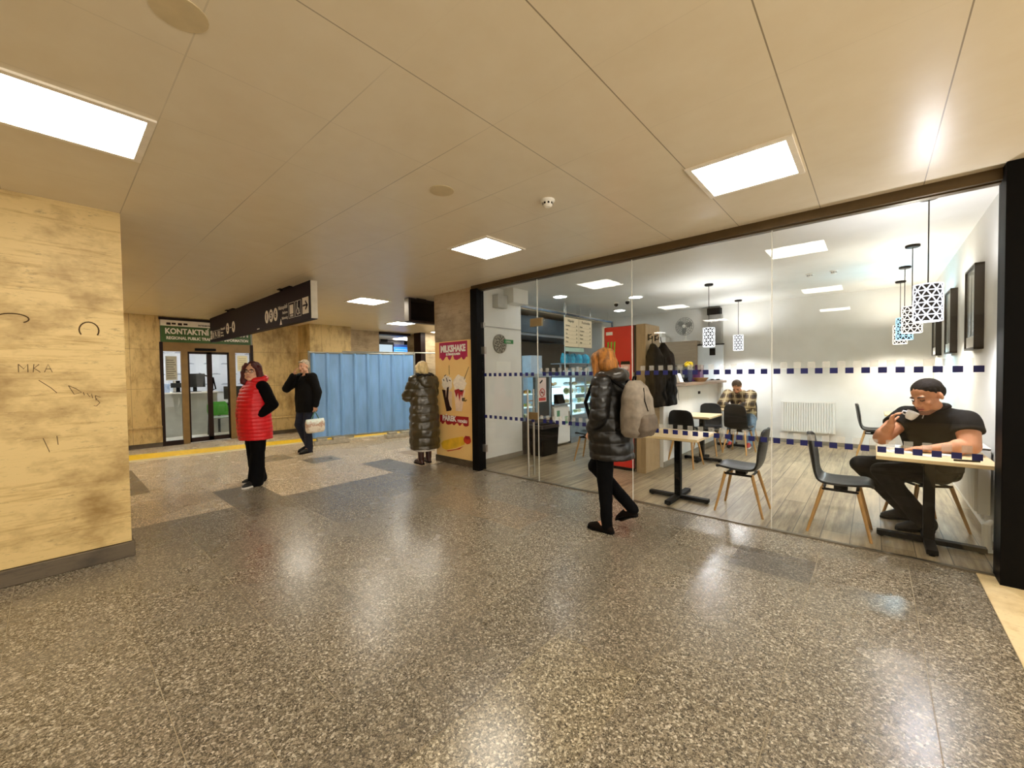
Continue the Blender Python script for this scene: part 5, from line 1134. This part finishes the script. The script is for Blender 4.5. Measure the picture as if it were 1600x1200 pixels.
# --- walking woman with orange hair
k=.985
J=stand(k,dict(knR=(-.09,-.24,.57),anR=(-.08,.16,.25),toeR=(-.08,.06,.115),knL=(.08,-.02,.50),anL=(.08,.0,.09),toeL=(.085,-.15,.035),elL=(.26,.04,1.15),wrL=(.15,-.10,.98),elR=(-.26,.04,1.15),wrR=(-.15,-.10,.96),chest=(0,-.01,1.28),neck=(0,-.02,1.45),head=(0,-.055,1.585)))
h=Head(J['head']+V((0,-.02,.035)),-8,14,0,1.03)
t=figure('orange haired woman in a black puffer coat walking left past the glass',(-1.86,3.50,0),-93,J,h,SKINP,k,.95,hands=[dict(wr=J['wrL'],d=(0,-.5,-.8),pn=(-1,0,0),curl=30,thumb=1),dict(wr=J['wrR'],d=(0,-.5,-.8),pn=(1,0,0),curl=30,thumb=-1)])
trousers(t,J,M('black_leggings','#070708',.85,var=.3,spec=.1),k,.98,.055)
BP=M('black_puffer_nylon','#0d0b09',.36,var=.25,scale=6,spec=.5)
m=MB(); m.loft([((0,.01,.70),.21,.20),((0,0,.9),.215,.195),((0,-.005,1.1),.205,.17),((0,-.01,1.28),.21,.155),((0,-.01,1.40),.165,.125),((0,-.02,1.48),.09,.085)],p=2.3)
for s in 'LR': m.chain([J['sh'+s],J['el'+s],V(J['el'+s]).lerp(V(J['wr'+s]),.9)],[.095,.085,.07])
sculpt('puffer_coat',m,BP,t,.010,3,.009,8,(.105,.014,.02))
m=MB(); m.ell((0,.07,1.47),(.14,.10,.075)); m.tube([(.115*math.cos(a),.0+.11*math.sin(a),1.475) for a in [2*math.pi*i/16-1.0 for i in range(14)]],.04,10); sculpt('hood',m,M('grey_black_hood','#2f2a24',.3,var=.3),t,.01,3,.014,10)
BRS=M('dark_brown_suede','#17100c',.85,spec=.1)
for s in 'LR': shoe(t,J['an'+s],J['toe'+s],BRS,BLACK,k)
OH=M('orange_hair','#925c1a',.65,var=.75,scale=34,stretch=(1,1,.18))
m=MB(); h.ell(m,(0,.03,.045),(.092,.102,.09)); h.ell(m,(0,.055,-.03),(.10,.078,.10))
for q in (-1,1): h.cap(m,(q*.072,-.03,.05),.036,(q*.085,-.03,-.115),.034); h.ell(m,(q*.03,-.035,.065),(.055,.055,.05))
sculpt('hair',m,OH,t,.007,8,.004,24)
bpk=thing('backpack','grey brown backpack on the walking woman','backpack',(-1.86,3.50,.86*k),-93)
WM[bpk.name]=Mx.Translation(V((-1.86,3.50,.86*k)))@Mx.Rotation(R(-93),4,'Z'); Z=-.86*k
GB=M('grey_brown_canvas','#857a6c',.7,var=.25,scale=14); GB2=M('brown_canvas','#63574a',.75,var=.2,scale=18)
m=MB(); m.loft([((0,.26,.92+Z),.12,.08),((0,.27,.97+Z),.165,.12),((0,.275,1.12+Z),.175,.13),((0,.27,1.27+Z),.16,.115),((0,.26,1.37+Z),.12,.085),((0,.25,1.425+Z),.05,.045)],p=2.7); sculpt('main_body',m,GB,bpk,.009,4,.006,8)
m=MB(); m.loft([((0,.345,.935+Z),.11,.05),((0,.36,1.0+Z),.14,.07),((0,.36,1.10+Z),.135,.065),((0,.35,1.16+Z),.10,.03)],p=3); sculpt('front_pocket',m,GB2,bpk,.009,4,.005,10)
m=MB()
for q in (-1,1): m.tube([(q*.10,.20,1.36+Z),(q*.115,.06,1.45+Z),(q*.12,-.12,1.40+Z),(q*.135,-.19,1.22+Z),(q*.17,-.10,1.02+Z),(q*.13,.20,.98+Z)],.018,8)
m.build('shoulder_straps',BLACK,bpk,local=True,smooth=True); MB().tube([(-.03,.24,1.41+Z),(-.02,.25,1.46+Z),(.02,.25,1.46+Z),(.03,.24,1.41+Z)],.008,8).build('grab_handle',BLACK,bpk,local=True)
MB().tube([(.05,.40,1.16+Z),(.08,.385,1.25+Z),(.03,.35,1.36+Z)],.005,6).build('zip',BLACK,bpk,local=True)

# --- muscular man drinking at the right front table (world coordinates)
k=1.07
J={a:V(b) for a,b in dict(pel=(.42,5.42,.57),chest=(.41,5.28,.93),neck=(.405,5.20,1.12),head=(.375,5.13,1.21),shL=(.585,5.09,1.055),shR=(.235,5.33,1.06),elL=(.60,4.98,.855),wrL=(.36,4.93,.815),elR=(.06,5.12,.86),wrR=(.118,5.035,.985),
    hipL=(.46,5.36,.55),hipR=(.38,5.50,.55),knL=(.06,5.14,.54),knR=(-.10,5.40,.545),anL=(.35,5.24,.11),anR=(.25,5.56,.11),toeL=(.22,5.20,.04),toeR=(.12,5.53,.04)).items()}
h=Head((.352,5.085,1.258),-44,22,-6,1.2)
t=figure('muscular man in a black polo shirt drinking from a small cup at the front table',(.36,5.45,0),0,J,h,SKIN,k,1.08,1.45,1.0,local=False,voxel=.005,wide=1.1,closed=True,
    hands=[dict(wr=J['wrL'],d=(-1,.0,-.05),pn=(0,0,-1),curl=12,thumb=-1,k=1.1),dict(wr=J['wrR'],d=(.15,-.02,1),pn=(1,-.15,0),curl=34,thumb=1,k=1.0)])
GREYT=M('charcoal_trousers','#191713',.85,var=.25,spec=.15)
trousers(t,J,GREYT,k,1.02,.07,local=False)
POLO=M('black_polo','#0f0e0c',.85,var=.25,scale=14,spec=.15)
m=MB(); m.loft([((.42,5.42,.56),.20,.155,-35),((.42,5.39,.72),.20,.16,-35),((.41,5.31,.88),.225,.19,-35),((.405,5.25,1.0),.235,.175,-35),((.405,5.22,1.085),.20,.14,-35),((.403,5.20,1.14),.115,.09,-35)],p=2.4)
for s,f_ in (('L',.42),('R',.42)): m.ell(J['sh'+s],(.092,)*3); m.cap((.405,5.21,1.10),.075,J['sh'+s],.09); m.tube([V(J['sh'+s]),V(J['sh'+s]).lerp(V(J['el'+s]),f_+.06)],[.094,.100],20)
sculpt('polo_shirt',m,POLO,t,.009,4,.007,8,local=False)
m=MB(); m.tube([(.395+.098*math.cos(a),5.19+.095*math.sin(a),1.155-.02*math.cos(a-4.1)) for a in [2*math.pi*i/18-1.4 for i in range(17)]],.022,10); sculpt('polo_collar',m,POLO,t,.009,2,local=False)
MB().tube([(.335,5.085,1.10),(.325,5.08,1.06)],.004,6).build('collar_zip',STEEL,t,local=False)
for s in 'LR': shoe(t,J['an'+s],J['toe'+s],SHOEB,BLACK,k,local=False)
DH=M('short_dark_hair','#140f0b',.85,var=.35,scale=60,spec=.1)
m=MB(); h.ell(m,(0,.0215,.046),(.086,.094,.079)); h.ell(m,(0,.048,.02),(.084,.066,.07)); sculpt('hair',m,DH,t,.005,3,.002,50,local=False)
m=MB(); h.ell(m,(0,-.075,-.096),(.026,.0225,.022)); [h.cap(m,(q*.05,-.03,-.084),.018,(q*.02,-.074,-.104),.016) for q in (-1,1)]; sculpt('stubble',m,M('beard_shadow','#7d563f',.7,var=.2,scale=60),t,.006,3,local=False)
wd=(V(J['wrR'])-V(J['elR'])).normalized(); wc=V(J['wrR'])-wd*.02; ax_=wd.to_track_quat('Z','Y').to_matrix()
MB().lathe([(.0335,-.012),(.0345,.012)],wc,20,0,ax_).build('watch_strap',BLACK,t,local=False)
cc=V((.250,5.02,1.086)); tilt=Mx.Rotation(R(25),3,'Y')@Mx.Rotation(R(8),3,'X')
cu=thing('coffee_cup','small white coffee cup held up by the muscular man','cup',tuple(cc-V((0,0,.03))))
MB().lathe([(.003,-.034),(.024,-.034),(.033,-.020),(.041,.006),(.044,.036),(.042,.036),(.038,.005),(.029,-.018),(.003,-.024)],cc,24,0,tilt).build('bowl',M('white_porcelain','#f4f2ee',.2,var=.02,coat=.4),cu,smooth=True)
MB().tube([cc+tilt@V(p_) for p_ in ((-.041,0,.020),(-.062,0,.016),(-.062,0,-.006),(-.036,0,-.010))],.0055,8).build('handle',M('white_porcelain'),cu,smooth=True)

# --- man in the plaid jacket bent over the far table
k=1.02
J={a:V(b) for a,b in dict(pel=(-2.0,9.56,.55),chest=(-2.02,9.36,.90),neck=(-2.04,9.25,1.07),head=(-2.05,9.15,1.14),shL=(-1.83,9.28,1.02),shR=(-2.25,9.28,1.02),elL=(-1.80,9.06,.83),elR=(-2.31,9.04,.83),wrL=(-1.98,8.90,.80),wrR=(-2.16,8.90,.80),
    hipL=(-1.90,9.52,.53),hipR=(-2.10,9.52,.53),knL=(-1.78,9.14,.55),knR=(-2.16,9.12,.55),anL=(-1.80,8.98,.11),anR=(-2.12,8.98,.11),toeL=(-1.80,8.83,.04),toeR=(-2.13,8.83,.04)).items()}
h=Head((-2.05,9.10,1.185),0,48,0,1.04)
t=figure('man in a brown plaid jacket bent over the far table by the partition',(-2.02,9.5,0),0,J,h,SKIN,k,1,local=False,closed=True,hands=[dict(wr=J['wrL'],d=(-.8,-.5,0),pn=(0,0,-1),curl=25,thumb=-1),dict(wr=J['wrR'],d=(.8,-.4,0),pn=(0,0,-1),curl=25,thumb=1)])
trousers(t,J,M('faded_blue_jeans','#6b7f90',.8,var=.25,scale=14),k,1,.07,local=False)
tt=NT('brown_plaid_cloth'); x_,y_,z_=sep(tt,tt.coord()); n_=tt.noise(6,3)
def stripes(c,per,off,wid): return line_mask(tt,c,off,per,wid)
a1=tt.math('ADD',stripes(tt.math('MULTIPLY_ADD',n_,.03,x_),.14,.0,.06),stripes(tt.math('MULTIPLY_ADD',n_,.03,z_),.14,.03,.06)); c_=tt.ramp(tt.math('MULTIPLY',a1,.5),[(.1,hexc('#96805a')),(.5,hexc('#5e4a31')),(.9,hexc('#2c2117'))])
c_=tt.mix(stripes(x_,.14,.055,.02),c_,hexc('#b5a37c')); c_=tt.mix(stripes(z_,.14,.09,.02),c_,hexc('#b5a37c')); tt.base(c_); tt.b.inputs['Roughness'].default_value=.9
m=MB(); m.loft([((-2.0,9.56,.50),.215,.17),((-2.0,9.52,.70),.22,.175),((-2.02,9.40,.88),.225,.165),((-2.03,9.31,1.0),.215,.14),((-2.04,9.27,1.07),.15,.11),((-2.04,9.24,1.11),.09,.085)])
for s in 'LR': m.chain([J['sh'+s],J['el'+s],V(J['el'+s]).lerp(V(J['wr'+s]),.9)],[.105,.09,.06])
sculpt('plaid_jacket',m,tt.m,t,.011,4,.008,7,local=False)
for s in 'LR': shoe(t,J['an'+s],J['toe'+s],M('red_trainer','#9c2420',.5,var=.2),SOLEW,k,local=False)
m=MB(); h.ell(m,(0,.026,.050),(.083,.094,.080)); h.ell(m,(0,.052,.01),(.084,.066,.075)); sculpt('hair',m,M('brown_hair','#4a3826',.8,var=.3,scale=50),t,.007,3,.005,35,local=False)
m=MB(); h.ell(m,(0,-.06,-.092),(.045,.04,.03)); sculpt('beard',m,M('brown_beard','#4a3826',.8,var=.3),t,.008,3,.004,40,local=False)
tag(MB().box(-2.14,-1.96,8.68,8.86,.7605,.766).build('paper_sheet',PAP),'white sheet on the table under the plaid man','paper')
